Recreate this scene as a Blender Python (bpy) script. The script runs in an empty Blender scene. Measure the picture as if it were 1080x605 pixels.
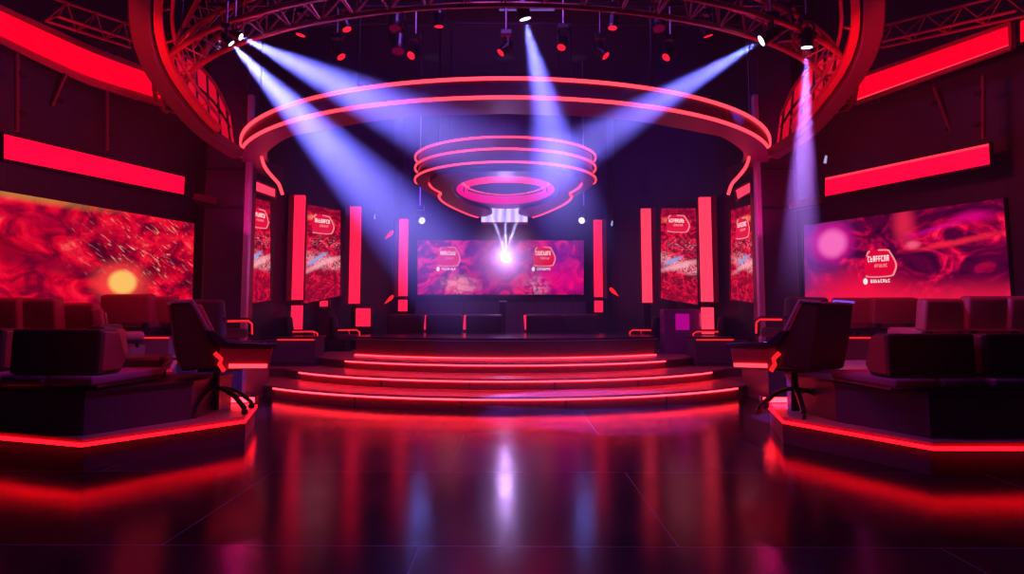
import bpy, bmesh, math, random
from mathutils import Vector, Matrix, Euler
random.seed(7)
HAZE = .0035
sc = bpy.context.scene
COL = sc.collection
PI = math.pi
R = math.radians

# ---------------------------------------------------------------- camera
F, PITCH, CX, CY, EYE = 720.0, R(5.0), 533.0, 269.0, 1.6
cd = bpy.data.cameras.new('camera'); cam = bpy.data.objects.new('camera', cd); COL.objects.link(cam)
cam.location = (0, 0, EYE); cam.rotation_euler = (PI/2 + PITCH, 0, 0)
cd.sensor_width = 36; cd.lens = F/1080*36
cd.shift_x = (540-CX)/1080; cd.shift_y = -(302.5-CY)/1080
cd.clip_end = 200
sc.camera = cam

def ray(px, py):
    c, s = math.cos(PITCH), math.sin(PITCH)
    a, b = px-CX, CY-py
    return Vector((a, F*c - b*s, F*s + b*c))
def P(px, py, Y):
    d = ray(px, py); return Vector((0, 0, EYE)) + d*(Y/d.y)
def X_(px, Y): return P(px, 300, Y).x
def Z_(py, Y): return P(533, py, Y).z

# ---------------------------------------------------------------- view
sc.view_settings.view_transform = 'Standard'; sc.view_settings.look = 'None'
sc.view_settings.gamma = 1; sc.view_settings.exposure = 0
sc.view_settings.use_curve_mapping = False
cy = sc.cycles
cy.use_denoising = True
cy.max_bounces = 6; cy.diffuse_bounces = 3; cy.glossy_bounces = 4; cy.volume_bounces = 0
cy.caustics_reflective = False; cy.caustics_refractive = False
cy.sample_clamp_indirect = 6; cy.use_light_tree = True

# ---------------------------------------------------------------- materials
def newmat(n):
    m = bpy.data.materials.new(n); m.use_nodes = True
    nt = m.node_tree; b = nt.nodes['Principled BSDF']; return m, nt, b
def mat(n, col, rough=.5, metal=0, bump=0, scale=40, spec=.5, vary=.25):
    m, nt, b = newmat(n)
    b.inputs['Roughness'].default_value = rough; b.inputs['Metallic'].default_value = metal
    b.inputs['Specular IOR Level'].default_value = spec
    tc = nt.nodes.new('ShaderNodeTexCoord'); nz = nt.nodes.new('ShaderNodeTexNoise')
    nz.inputs['Scale'].default_value = scale; nz.inputs['Detail'].default_value = 3
    nt.links.new(tc.outputs['Object'], nz.inputs['Vector'])
    mx = nt.nodes.new('ShaderNodeMix'); mx.data_type = 'RGBA'
    mx.inputs[6].default_value = (*[c*(1-vary) for c in col], 1); mx.inputs[7].default_value = (*[c*(1+vary) for c in col], 1)
    nt.links.new(nz.outputs['Fac'], mx.inputs[0]); nt.links.new(mx.outputs[2], b.inputs['Base Color'])
    if bump:
        bp = nt.nodes.new('ShaderNodeBump'); bp.inputs['Strength'].default_value = bump; bp.inputs['Distance'].default_value = .01
        nt.links.new(nz.outputs['Fac'], bp.inputs['Height']); nt.links.new(bp.outputs['Normal'], b.inputs['Normal'])
    return m
def emit(n, col, st=1.0):
    m, nt, b = newmat(n)
    b.inputs['Base Color'].default_value = (.02, .01, .01, 1); b.inputs['Roughness'].default_value = .4
    b.inputs['Emission Color'].default_value = (*col, 1); b.inputs['Emission Strength'].default_value = st
    return m
M = {}
M['wall'] = mat('wall_paint', (.017, .011, .028), .6, 0, .1, 8)
M['ceiling'] = mat('ceiling_black', (.012, .008, .014), .8, 0, .1, 6)
M['black'] = mat('black_satin', (.02, .014, .02), .35, 0, .05, 30)
M['panel'] = mat('riser_panel', (.10, .05, .12), .38, 0, .05, 12)
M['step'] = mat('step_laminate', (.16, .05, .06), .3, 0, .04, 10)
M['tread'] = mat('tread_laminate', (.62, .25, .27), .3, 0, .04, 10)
M['ring'] = mat('ring_lacquer', (.20, .06, .11), .38, 0, .02, 6)
M['ring_dark'] = mat('ring_dark_lacquer', (.07, .035, .08), .35, 0, .02, 6)
M['hoop'] = mat('hoop_paint', (.11, .015, .035), .45, 0, .04, 10)
M['truss'] = mat('truss_red_lit_steel', (.45, .07, .09), .35, .3, .05, 40)  # red light on the steel is put into its base colour
M['leather'] = mat('dark_leather', (.06, .025, .035), .42, 0, .25, 60)
M['leather_red'] = mat('oxblood_leather', (.42, .05, .07), .45, 0, .25, 60)
M['frame'] = mat('edge_highlight_metal', (.7, .6, .95), .35, .35, 0, 40)  # lavender base colour stands in for bluish highlights along the chair edges
M['cap'] = mat('arm_cap', (.03, .03, .06), .2, 0, 0, 40)
M['column'] = mat('column_lacquer', (.06, .03, .08), .3, 0, .02, 5)
M['metal'] = mat('black_metal', (.05, .04, .06), .3, .7, .05, 60)
M['gold'] = mat('clamp_metal', (.5, .4, .5), .3, .9, 0, 60)
M['hoop_red'] = mat('hoop_red_paint', (.6, .03, .05), .4)
M['led'] = emit('led_strip', (1, .0022, .006), 7.0)
M['led_soft'] = emit('led_strip_soft', (1, .032, .05), 3.2)
M['led_step'] = emit('led_strip_step', (1, .017, .028), 14.0)
M['led_edge'] = emit('led_strip_orange', (1, .01, .015), 1.6)
M['box_red'] = emit('lightbox_red', (1, .0, .012), 1.7)
M['box_red2'] = emit('lightbox_crimson', (1, .001, .03), 1.7)
M['box_pale'] = emit('lightbox_pale_band', (1, .03, .06), 1.6)
M['bar_red'] = emit('bar_light', (1, .010, .05), 1.6)
M['bar_rose'] = emit('bar_light_rose', (1, .035, .08), 1.6)
M['pink'] = emit('pink_recess', (.9, .0, .22), 1.0)
M['white_lamp'] = emit('white_lamp', (.85, .85, 1), 3)
M['lens_dot'] = emit('lamp_lens', (.7, .7, 1), 1.6)
M['red_lens'] = emit('red_lens', (1, .01, .03), 1.5)
M['dim_lens'] = emit('dim_lens', (.10, .0, .02), 1)
M['blue_glint'] = emit('blue_tube', (.12, .08, .45), 1)

# floor: large polished dark tiles with thin seams
def floor_mat():
    m, nt, b = newmat('floor_tiles')
    L = nt.links
    tc = nt.nodes.new('ShaderNodeTexCoord'); mp = nt.nodes.new('ShaderNodeMapping')
    mp.inputs['Rotation'].default_value = (0, 0, R(.6)); mp.inputs['Location'].default_value = (-1.15, 1.85, 0)
    L.new(tc.outputs['Object'], mp.inputs['Vector'])
    br = nt.nodes.new('ShaderNodeTexBrick'); br.offset = .5
    br.inputs['Scale'].default_value = 1; br.inputs['Brick Width'].default_value = 3.6; br.inputs['Row Height'].default_value = 2.25
    br.inputs['Mortar Size'].default_value = .006; br.inputs['Mortar Smooth'].default_value = .1
    br.inputs['Color1'].default_value = (.007, .006, .012, 1); br.inputs['Color2'].default_value = (.028, .022, .045, 1)
    br.inputs['Mortar'].default_value = (.16, .12, .22, 1)
    L.new(mp.outputs['Vector'], br.inputs['Vector']); L.new(br.outputs['Color'], b.inputs['Base Color'])
    nz = nt.nodes.new('ShaderNodeTexNoise'); nz.inputs['Scale'].default_value = 1.3; nz.inputs['Detail'].default_value = 6
    L.new(tc.outputs['Object'], nz.inputs['Vector'])
    mr = nt.nodes.new('ShaderNodeMapRange'); mr.inputs['To Min'].default_value = .06; mr.inputs['To Max'].default_value = .24
    L.new(nz.outputs['Fac'], mr.inputs['Value']); L.new(mr.outputs['Result'], b.inputs['Roughness'])
    b.inputs['Specular IOR Level'].default_value = .2
    n2 = nt.nodes.new('ShaderNodeTexNoise'); n2.inputs['Scale'].default_value = 90; L.new(tc.outputs['Object'], n2.inputs['Vector'])
    ad = nt.nodes.new('ShaderNodeMath'); ad.operation = 'MULTIPLY_ADD'; ad.inputs[1].default_value = -.6
    L.new(br.outputs['Fac'], ad.inputs[0]); L.new(n2.outputs['Fac'], ad.inputs[2])
    bp = nt.nodes.new('ShaderNodeBump'); bp.inputs['Strength'].default_value = .06; bp.inputs['Distance'].default_value = .01
    L.new(ad.outputs[0], bp.inputs['Height']); L.new(bp.outputs['Normal'], b.inputs['Normal'])
    return m
M['floor'] = floor_mat()

# pictures shown on the display screens
def screen_mat(name, stops, scale=(3, 3), distort=1.5, rot=0, detail=6, blobs=(), streaks=None, strength=1.0, seed=0.0):
    m, nt, b = newmat(name); L = nt.links; N = nt.nodes
    uv = N.new('ShaderNodeUVMap'); uv.uv_map = 'UVMap'
    mp = N.new('ShaderNodeMapping'); mp.inputs['Scale'].default_value = (scale[0], scale[1], 1)
    mp.inputs['Rotation'].default_value = (0, 0, rot); mp.inputs['Location'].default_value = (seed, seed*.7, 0)
    L.new(uv.outputs[0], mp.inputs[0])
    nz = N.new('ShaderNodeTexNoise'); nz.inputs['Scale'].default_value = 1; nz.inputs['Detail'].default_value = detail
    nz.inputs['Distortion'].default_value = distort; nz.inputs['Roughness'].default_value = .62
    L.new(mp.outputs[0], nz.inputs['Vector'])
    rp = N.new('ShaderNodeValToRGB'); cr = rp.color_ramp
    cr.elements[0].position, cr.elements[0].color = stops[0][0], (*stops[0][1], 1)
    cr.elements[1].position, cr.elements[1].color = stops[-1][0], (*stops[-1][1], 1)
    for p_, c_ in stops[1:-1]:
        e = cr.elements.new(p_); e.color = (*c_, 1)
    L.new(nz.outputs['Fac'], rp.inputs[0])
    cur = rp.outputs[0]
    def blobmask(u, v, ru, rv, soft, rotb=0):
        a = N.new('ShaderNodeMapping'); a.vector_type = 'TEXTURE'
        a.inputs['Location'].default_value = (u, v, 0); a.inputs['Rotation'].default_value = (0, 0, rotb)
        a.inputs['Scale'].default_value = (ru, rv, 1); L.new(uv.outputs[0], a.inputs[0])
        ln = N.new('ShaderNodeVectorMath'); ln.operation = 'LENGTH'; L.new(a.outputs[0], ln.inputs[0])
        mr = N.new('ShaderNodeMapRange'); mr.interpolation_type = 'SMOOTHSTEP'
        mr.inputs['From Min'].default_value = 1+soft; mr.inputs['From Max'].default_value = max(0, 1-soft)
        L.new(ln.outputs['Value'], mr.inputs['Value']); return mr.outputs[0]
    fn = N.new('ShaderNodeTexNoise'); fn.inputs['Scale'].default_value = 1; fn.inputs['Detail'].default_value = 5; fn.inputs['Distortion'].default_value = 1.0
    fm = N.new('ShaderNodeMapping'); fm.inputs['Scale'].default_value = (scale[0]*4, scale[1]*4, 1); L.new(uv.outputs[0], fm.inputs[0]); L.new(fm.outputs[0], fn.inputs['Vector'])
    fr_ = N.new('ShaderNodeMapRange'); fr_.inputs['From Min'].default_value = .42; fr_.inputs['From Max'].default_value = .58; L.new(fn.outputs['Fac'], fr_.inputs['Value'])
    for (u, v, ru, rv, soft, colr, amt, *rb) in blobs:
        k = blobmask(u, v, ru, rv, soft, rb[0] if rb else 0)
        if amt > 2:   # broken into ragged patches
            amt -= 2; kk = N.new('ShaderNodeMath'); kk.operation = 'MULTIPLY'; L.new(k, kk.inputs[0]); L.new(fr_.outputs[0], kk.inputs[1]); k = kk.outputs[0]
        ml = N.new('ShaderNodeMath'); ml.operation = 'MULTIPLY'; ml.inputs[1].default_value = amt; L.new(k, ml.inputs[0])
        mx = N.new('ShaderNodeMix'); mx.data_type = 'RGBA'; mx.inputs[7].default_value = (*colr, 1)
        L.new(ml.outputs[0], mx.inputs[0]); L.new(cur, mx.inputs[6]); cur = mx.outputs[2]
    if streaks:
        (u, v, ru, rv, ang, sx, sy, thr, colr) = streaks
        k = blobmask(u, v, ru, rv, .9)
        a = N.new('ShaderNodeMapping'); a.inputs['Rotation'].default_value = (0, 0, ang)
        a.vector_type = 'POINT'; L.new(uv.outputs[0], a.inputs[0])
        a2 = N.new('ShaderNodeMapping'); a2.inputs['Scale'].default_value = (sx, sy, 1); L.new(a.outputs[0], a2.inputs[0])
        n3 = N.new('ShaderNodeTexNoise'); n3.inputs['Scale'].default_value = 1; n3.inputs['Detail'].default_value = 4; n3.inputs['Distortion'].default_value = .8
        L.new(a2.outputs[0], n3.inputs['Vector'])
        g = N.new('ShaderNodeMapRange'); g.inputs['From Min'].default_value = thr; g.inputs['From Max'].default_value = thr+.12
        L.new(n3.outputs['Fac'], g.inputs['Value'])
        ml = N.new('ShaderNodeMath'); ml.operation = 'MULTIPLY'; L.new(k, ml.inputs[0]); L.new(g.outputs[0], ml.inputs[1])
        mx = N.new('ShaderNodeMix'); mx.data_type = 'RGBA'; mx.inputs[7].default_value = (*colr, 1)
        L.new(ml.outputs[0], mx.inputs[0]); L.new(cur, mx.inputs[6]); cur = mx.outputs[2]
    L.new(cur, b.inputs['Emission Color']); b.inputs['Emission Strength'].default_value = strength
    b.inputs['Base Color'].default_value = (.004, .003, .004, 1); b.inputs['Roughness'].default_value = .5; b.inputs['Specular IOR Level'].default_value = .1
    return m

# ---------------------------------------------------------------- mesh builder
class MB:
    def __init__(s): s.v = []; s.f = []; s.uv = None
    def add(s, vs, fs):
        o = len(s.v); s.v += [tuple(v) for v in vs]; s.f += [tuple(i+o for i in f) for f in fs]; return s
    def box(s, c, d, rot=None, bev=0):
        bm = bmesh.new(); bmesh.ops.create_cube(bm, size=1)
        for v in bm.verts: v.co = Vector((v.co.x*d[0], v.co.y*d[1], v.co.z*d[2]))
        if bev: bmesh.ops.bevel(bm, geom=bm.edges[:], offset=bev, segments=3, affect='EDGES', profile=.5)
        mt = (Euler(rot).to_matrix() if rot is not None and not isinstance(rot, Matrix) else (rot or Matrix.Identity(3)))
        bm.verts.index_update()
        vs = [mt @ v.co + Vector(c) for v in bm.verts]; fs = [[v.index for v in f.verts] for f in bm.faces]
        bm.free(); return s.add(vs, fs)
    def cyl(s, a, b, r0, r1=None, n=14):
        a, b = Vector(a), Vector(b); r1 = r0 if r1 is None else r1
        z = (b-a).normalized(); x = z.orthogonal().normalized(); y = z.cross(x)
        vs = []
        for c, r in ((a, r0), (b, r1)):
            for i in range(n):
                t = 2*PI*i/n; vs.append(c + x*(r*math.cos(t)) + y*(r*math.sin(t)))
        fs = [(i, (i+1) % n, n+(i+1) % n, n+i) for i in range(n)] + [tuple(range(n))[::-1], tuple(range(n, 2*n))]
        return s.add(vs, fs)
    def tube(s, pts, r, n=8, closed=False):
        return s.sweep(pts, [(r*math.cos(2*PI*i/n), r*math.sin(2*PI*i/n)) for i in range(n)], closed)
    def rect(s, pts, w, h, closed=False): return s.sweep(pts, [(-w/2, -h/2), (w/2, -h/2), (w/2, h/2), (-w/2, h/2)], closed)
    def sweep(s, pts, prof, closed=False):
        pts = [Vector(p) for p in pts]; n = len(prof); k = len(pts); vs = []
        for i, p in enumerate(pts):
            if closed: t = pts[(i+1) % k]-pts[i-1]
            else: t = pts[min(i+1, k-1)]-pts[max(i-1, 0)]
            t.normalize(); up = Vector((0, 0, 1))
            if abs(t.z) > .98: up = Vector((0, 1, 0))
            sd = t.cross(up).normalized(); u2 = sd.cross(t)
            vs += [p + sd*a + u2*b for a, b in prof]
        fs = []
        for i in range(k if closed else k-1):
            j = (i+1) % k
            for q in range(n): fs.append((i*n+q, i*n+(q+1) % n, j*n+(q+1) % n, j*n+q))
        if not closed: fs += [tuple(range(n))[::-1], tuple(range((k-1)*n, k*n))]
        return s.add(vs, fs)
    def prism(s, poly, z0, z1):
        n = len(poly)
        vs = [(x, y, z0) for x, y in poly] + [(x, y, z1) for x, y in poly]
        fs = [(i, (i+1) % n, n+(i+1) % n, n+i) for i in range(n)] + [tuple(range(n))[::-1], tuple(range(n, 2*n))]
        return s.add(vs, fs)
    def prism_axis(s, poly, a, b, frame):
        # poly of (u,v) extruded along w from a to b; frame(u,v,w)->xyz
        n = len(poly); vs = [frame(u, v, a) for u, v in poly] + [frame(u, v, b) for u, v in poly]
        fs = [(i, (i+1) % n, n+(i+1) % n, n+i) for i in range(n)] + [tuple(range(n))[::-1], tuple(range(n, 2*n))]
        return s.add(vs, fs)
    def ribbon(s, outer, inner, z0, z1, closed=False):
        n = len(outer); vs = []
        for (a, b) in zip(outer, inner):
            vs += [(a[0], a[1], z0), (b[0], b[1], z0), (b[0], b[1], z1), (a[0], a[1], z1)]
        fs = []
        for i in range(n if closed else n-1):
            j = (i+1) % n
            for q in range(4): fs.append((4*i+q, 4*i+(q+1) % 4, 4*j+(q+1) % 4, 4*j+q))
        if not closed: fs += [(0, 1, 2, 3), (4*n-1, 4*n-2, 4*n-3, 4*n-4)]
        return s.add(vs, fs)
    def quad(s, a, b, c, d, t=0):
        return s.add([a, b, c, d], [(0, 1, 2, 3)])
    def sphere(s, c, r, seg=16, rings=10, sc_=(1, 1, 1)):
        vs = [(c[0], c[1], c[2]+r*sc_[2])]
        for i in range(1, rings):
            ph = PI*i/rings
            for j in range(seg):
                t = 2*PI*j/seg; vs.append((c[0]+r*sc_[0]*math.sin(ph)*math.cos(t), c[1]+r*sc_[1]*math.sin(ph)*math.sin(t), c[2]+r*sc_[2]*math.cos(ph)))
        vs.append((c[0], c[1], c[2]-r*sc_[2])); fs = []
        for j in range(seg): fs.append((0, 1+j, 1+(j+1) % seg))
        for i in range(rings-2):
            for j in range(seg):
                a = 1+i*seg+j; b = 1+i*seg+(j+1) % seg; fs.append((a, a+seg, b+seg, b))
        e = len(vs)-1; o = 1+(rings-2)*seg
        for j in range(seg): fs.append((e, o+(j+1) % seg, o+j))
        return s.add(vs, fs)
    def build(s, name, m, parent=None, smooth=False, bevel=0, seg=2, loc=None):
        me = bpy.data.meshes.new(name); me.from_pydata(s.v, [], s.f); me.update()
        bm = bmesh.new(); bm.from_mesh(me); bmesh.ops.recalc_face_normals(bm, faces=bm.faces[:])
        if s.uv:
            l = bm.loops.layers.uv.new('UVMap'); bm.verts.ensure_lookup_table()
            for f in bm.faces:
                for lp in f.loops: lp[l].uv = s.uv[lp.vert.index]
        bm.to_mesh(me); bm.free()
        if smooth:
            for p in me.polygons: p.use_smooth = True
        me.materials.append(M[m] if isinstance(m, str) else m)
        o = bpy.data.objects.new(name, me); COL.objects.link(o)
        if parent: o.parent = parent
        if bevel:
            md = o.modifiers.new('bevel', 'BEVEL'); md.width = bevel; md.segments = seg; md.limit_method = 'ANGLE'; md.angle_limit = R(35)
            for p in me.polygons: p.use_smooth = True
            md.harden_normals = False
            md2 = o.modifiers.new('wn', 'WEIGHTED_NORMAL')
        return o
def tag(o, label, cat, group=None):
    o['label'] = label; o['category'] = cat
    if group: o['group'] = group
    return o
def thing(name, label, cat, loc=(0, 0, 0), rz=0, group=None):
    o = bpy.data.objects.new(name, None); COL.objects.link(o); o.location = loc; o.rotation_euler = (0, 0, rz)
    o.empty_display_size = .2
    return tag(o, label, cat, group)
def struct(o): o['kind'] = 'structure'; return o
def dup(root, loc, rz, label, scale=None, group=None):
    def cp(o, par):
        c = o.copy(); COL.objects.link(c); c.parent = par
        for ch in kids(o): cp(ch, c)
        return c
    def kids(o): return [x for x in KID.get(o.name, [])] if False else list(o.children)
    r = cp(root, None); r.location = loc; r.rotation_euler = (0, 0, rz); r['label'] = label
    if group: r['group'] = group
    if scale: r.scale = scale
    return r
KID = {}
def crom(pts, n):
    pts = [Vector(p) for p in pts]; ext = [2*pts[0]-pts[1]] + pts + [2*pts[-1]-pts[-2]]; out = []
    segs = len(pts)-1
    for i in range(n):
        t = i/(n-1)*segs; k = min(int(t), segs-1); u = t-k
        p0, p1, p2, p3 = ext[k:k+4]
        out.append(.5*((2*p1)+(p2-p0)*u+(2*p0-5*p1+4*p2-p3)*u*u+(3*p1-p0-3*p2+p3)*u**3))
    return out
def resample(pts, n):
    pts = [Vector(p) for p in pts]; L = [0]
    for a, b in zip(pts, pts[1:]): L.append(L[-1]+(b-a).length)
    out = []; k = 0
    for i in range(n):
        d = L[-1]*i/(n-1)
        while k < len(pts)-2 and L[k+1] < d: k += 1
        u = (d-L[k])/max(1e-9, L[k+1]-L[k]); out.append(pts[k].lerp(pts[k+1], min(1, u)))
    return out

# ================================================================ SETTING
struct(MB().box((0, 10, -.1), (26, 32, .2)).build('floor', 'floor'))
struct(MB().box((0, 10, 9.6), (26, 32, .2)).build('ceiling', 'ceiling'))
struct(MB().box((0, 26.1, 4.75), (26, .2, 9.5)).build('wall_back', 'wall'))
struct(MB().box((-12.1, 10, 4.75), (.2, 32, 9.5)).build('wall_left', 'wall'))
struct(MB().box((12.1, 10, 4.75), (.2, 32, 9.5)).build('wall_right', 'wall'))
struct(MB().box((0, -5.1, 4.75), (26, .2, 9.5)).build('wall_rear', 'wall'))

def panel_wall(name, pts, z0, z1, th, m='wall'):
    b = MB()
    for (x0, y0), (x1, y1) in zip(pts, pts[1:]):
        d = Vector((x1-x0, y1-y0)); L = d.length; ang = math.atan2(d.y, d.x)
        b.box(((x0+x1)/2, (y0+y1)/2, (z0+z1)/2), (L, th, z1-z0), (0, 0, ang))
    return struct(b.build(name, m))
# side walls that carry the big screens, then the tapering hall behind the stage
LW = [(X_(0, 11.0)-3.2, 4.4), (X_(0, 11.2)-.12, 11.3), (X_(204, 15.0)-.1, 15.2)]
RW = [(X_(1064, 11.5)+3.2, 4.6), (X_(1064, 11.5)+.12, 11.6), (X_(847, 15.0)+.1, 15.2)]
panel_wall('wall_left.001', LW, 0, 9.5, .12)
panel_wall('wall_right.001', RW, 0, 9.5, .12)
HL = [(-6.9, 15.3), (-5.95, 15.35), (X_(306, 16.9)-.2, 17.1), (X_(366, 19.5)-.2, 19.6), (X_(415, 22)-.15, 22.3), (-3.75, 25.9)]
HR = [(6.7, 15.3), (5.9, 15.35), (X_(757, 16.9)+.2, 17.1), (X_(697, 19.5)+.2, 19.6), (X_(648, 22)+.15, 22.3), (3.75, 25.9)]
panel_wall('wall_left.002', HL, 0, 9.5, .1)
panel_wall('wall_right.002', HR, 0, 9.5, .1)
panel_wall('wall_back.001', [(-3.9, 24.3), (3.9, 24.3)], 0, 9.5, .1)

# columns
def column(x0, x1, y, name, edge):
    c = MB().box(((x0+x1)/2, y+.35, 4.75), (abs(x1-x0), .7, 9.5)).build(name, 'column', bevel=.04)
    struct(c)
    xe = x1 if edge == 'r' else x0
    s = 1 if edge == 'r' else -1
    t = MB().box((xe+s*.07, y+.02, 3.2), (.12, .16, 6.4)).build('trim', 'frame', bevel=.02); t.parent = c; t['label'] = 'brushed metal edge'
    for k, zz in enumerate((1.2, 3.9, 4.75)):
        MB().box(((x0+x1)/2, y-.006, zz), (abs(x1-x0)*.96, .02, .03)).build('reveal', 'black', c)
column(X_(212, 14.6), X_(255, 14.6), 14.6, 'column', 'r')
column(X_(806, 14.6), X_(843, 14.6), 14.6, 'column', 'l')

# ================================================================ STAGE
def arc_pts(Rr, cyy, half, n=64, x0=0):
    return [(x0+Rr*math.sin(a), cyy-Rr*math.cos(a)) for a in [(-half+2*half*i/(n-1)) for i in range(n)]]
stage = thing('round_stage', 'round three-step stage edged with glowing red strips, center of the hall', 'stage', (0, 18, 0))
def off(b): 
    b.v = [(x, y-18, z) for x, y, z in b.v]; return b
def step(Rr, cyy, z0, z1, ledhalf, half, yb, led_z):
    a = arc_pts(Rr, cyy, half, 80)
    # riser is set back a little below a projecting tread
    ins = arc_pts(Rr-.05, cyy, half, 80)
    w_ = [] if z0 > .3 else [(5.62, 15.5), (5.45, 16.6)]
    tail = w_+[(4.75, 18.2) if z0 > .3 else (5.0, 17.6), (4.2, 19.6), (3.4, 22.3), (3.3, yb)]
    tail = tail+[(-x, y) for x, y in tail[::-1]]
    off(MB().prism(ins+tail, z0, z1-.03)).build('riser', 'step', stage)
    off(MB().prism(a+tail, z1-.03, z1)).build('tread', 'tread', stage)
    l = arc_pts(Rr-.025, cyy, ledhalf, 70)
    off(MB().rect([(x, y, led_z) for x, y in l], .024, .022)).build('led_strip', 'led_step', stage)
step(6.60, 18.25, 0.0, .225, R(43.5), R(51), 23.8, .175)
step(5.88, 18.55, .225, .43, R(48.5), R(58), 23.9, .38)
step(5.40, 19.25, .43, .63, R(41), R(54), 24.0, .585)
# seams across the risers
for Rr, cyy, z0, z1 in ((6.6, 18.25, 0, .15), (5.88, 18.55, .22, .36)):
    for an in (-24, -6.5, 9, 26):
        a = R(an); x, y = (Rr-.045)*math.sin(a), cyy-(Rr-.045)*math.cos(a)
        off(MB().box((x, y, (z0+z1)/2), (.02, .012, z1-z0), (0, 0, a))).build('joint', 'black', stage)

# big round counter on the stage
ctr = thing('curved_counter', 'long low curved counter with glowing red foot on top of the stage', 'counter', (0, 15.6, .63))
def offc(b): b.v = [(x, y-15.6, z-.63) for x, y, z in b.v]; return b
Rc, Cc, hc = 5.3, 20.4, R(42.5)
a = arc_pts(Rc, Cc, hc, 60); yb = a[0][1]+.9
offc(MB().prism(a+[(a[-1][0], yb), (a[0][0], yb)], .66, 1.04)).build('front_panel', 'step', ctr)
a2 = arc_pts(Rc+.05, Cc, hc, 60); yb2 = 19.3
offc(MB().prism(a2+[(a2[-1][0], yb2-.8), (a2[-1][0]-.6, yb2), (a2[0][0]+.6, yb2), (a2[0][0], yb2-.8)], 1.04, 1.09)).build('countertop', 'cap', ctr)
offc(MB().rect([(x, y, .655) for x, y in arc_pts(Rc+.03, Cc, hc, 60)], .024, .02)).build('led_strip', 'led_step', ctr)
offc(MB().rect([(x, y, 1.035) for x, y in arc_pts(Rc+.07, Cc, hc, 60)], .012, .012)).build('metal_edge', 'frame', ctr)

# side counters beside the stage
def side_counter(s, label):
    t = thing('side_counter', label, 'counter', (s*4.95, 16.15, 0))
    MB().box((0, 0, .745), (1.2, .8, .63)).build('body', 'panel', t, bevel=.02)
    MB().box((0, 0, 1.085), (1.26, .86, .05)).build('top', 'cap', t, bevel=.015)
    MB().box((-s*.15, -.41, 1.035), (.85, .02, .025)).build('led_strip', 'led_edge', t)
    MB().box((-s*.05, -.405, .5), (1.05, .02, .03)).build('kick_line', 'black', t)
    return t
side_counter(-1, 'dark counter box at the left end of the stage steps')
side_counter(1, 'dark counter box at the right end of the stage steps')

# ================================================================ OVERHEAD RINGS
# large ring
big = thing('ceiling_ring', 'huge horseshoe ceiling ring with two glowing pink-red lines over the stage', 'ceiling ring', (0, 16.2, 4.9))
def offb(b, c=(0, 16.2, 4.9)): b.v = [(x-c[0], y-c[1], z-c[2]) for x, y, z in b.v]; return b
Rb, Cb = 5.92, 16.17
half = R(76)
oc = arc_pts(Rb, Cb, half, 80)
outer = [(-7.0, 18.6), (-6.85, 16.6), (-6.2, 15.3)] + oc + [(6.2, 15.3), (6.85, 16.6), (7.0, 18.6)]
ih = [(0, 11.0), (-1.9, 11.3), (-3.6, 12.2), (-4.1, 12.57), (-4.75, 13.5), (-5.0, 14.1), (-5.2, 14.8), (-5.5, 16.2), (-5.78, 17.3), (-5.95, 18.6)]
il = crom([(x, y, 0) for x, y in ih], 60)
inner = [(p.x, p.y) for p in il[::-1]] + [(-p.x, p.y) for p in il[1:]]
NR = 180
o3 = resample([(x, y, 0) for x, y in outer], NR); i3 = resample([(x, y, 0) for x, y in inner], NR)
offb(MB().ribbon(o3, i3, 4.9, 4.97)).build('soffit', 'ring', big, smooth=False)
fo = arc_pts(Rb, Cb, R(88), 90); fi = arc_pts(Rb-.12, Cb, R(88), 90)
offb(MB().ribbon([(x, y) for x, y in fo], [(x, y) for x, y in fi], 4.95, 5.24)).build('fascia', 'ring_dark', big)
offb(MB().rect([(x, y, 4.925) for x, y in arc_pts(Rb+.02, Cb, R(70), 90)], .05, .045)).build('led_strip', 'led_soft', big, smooth=True)
offb(MB().rect([(x, y, 5.225) for x, y in arc_pts(Rb+.02, Cb, R(82), 90)], .05, .045)).build('led_strip', 'led_soft', big, smooth=True)
for s in (-1, 1):
    hk = crom([P(276, 160, 13.9), P(276.5, 168, 14.2), P(280, 177, 14.5), P(287, 186, 14.8), P(294, 194, 15.05), P(298, 205, 15.2)], 34)
    hk = [Vector((p.x*-s, p.y, p.z)) for p in hk]
    offb(MB().rect(hk, .05, .05)).build('led_strip', 'led_soft', big)
    vs = []
    for p in hk:
        for dx, z in ((0, p.z), (s*.05, p.z), (s*.05, 4.92), (0, 4.92)): vs.append((p.x+dx, p.y+.03, z))
    fs = [(4*i+q, 4*i+(q+1) % 4, 4*i+4+(q+1) % 4, 4*i+4+q) for i in range(33) for q in range(4)]+[(0, 1, 2, 3), (135, 134, 133, 132)]
    offb(MB().add(vs, fs)).build('hook_fascia', 'ring_dark', big)
# wall above the hooked soffit that joins columns to ring
for s in (-1, 1):
    for (x, y) in ((s*2.5, 11.35), (s*5.2, 14.2)):
        offb(MB().cyl((x, y, 5.2), (x, y, 9.5), .025)).build('hanger_rod', 'metal', big)

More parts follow.
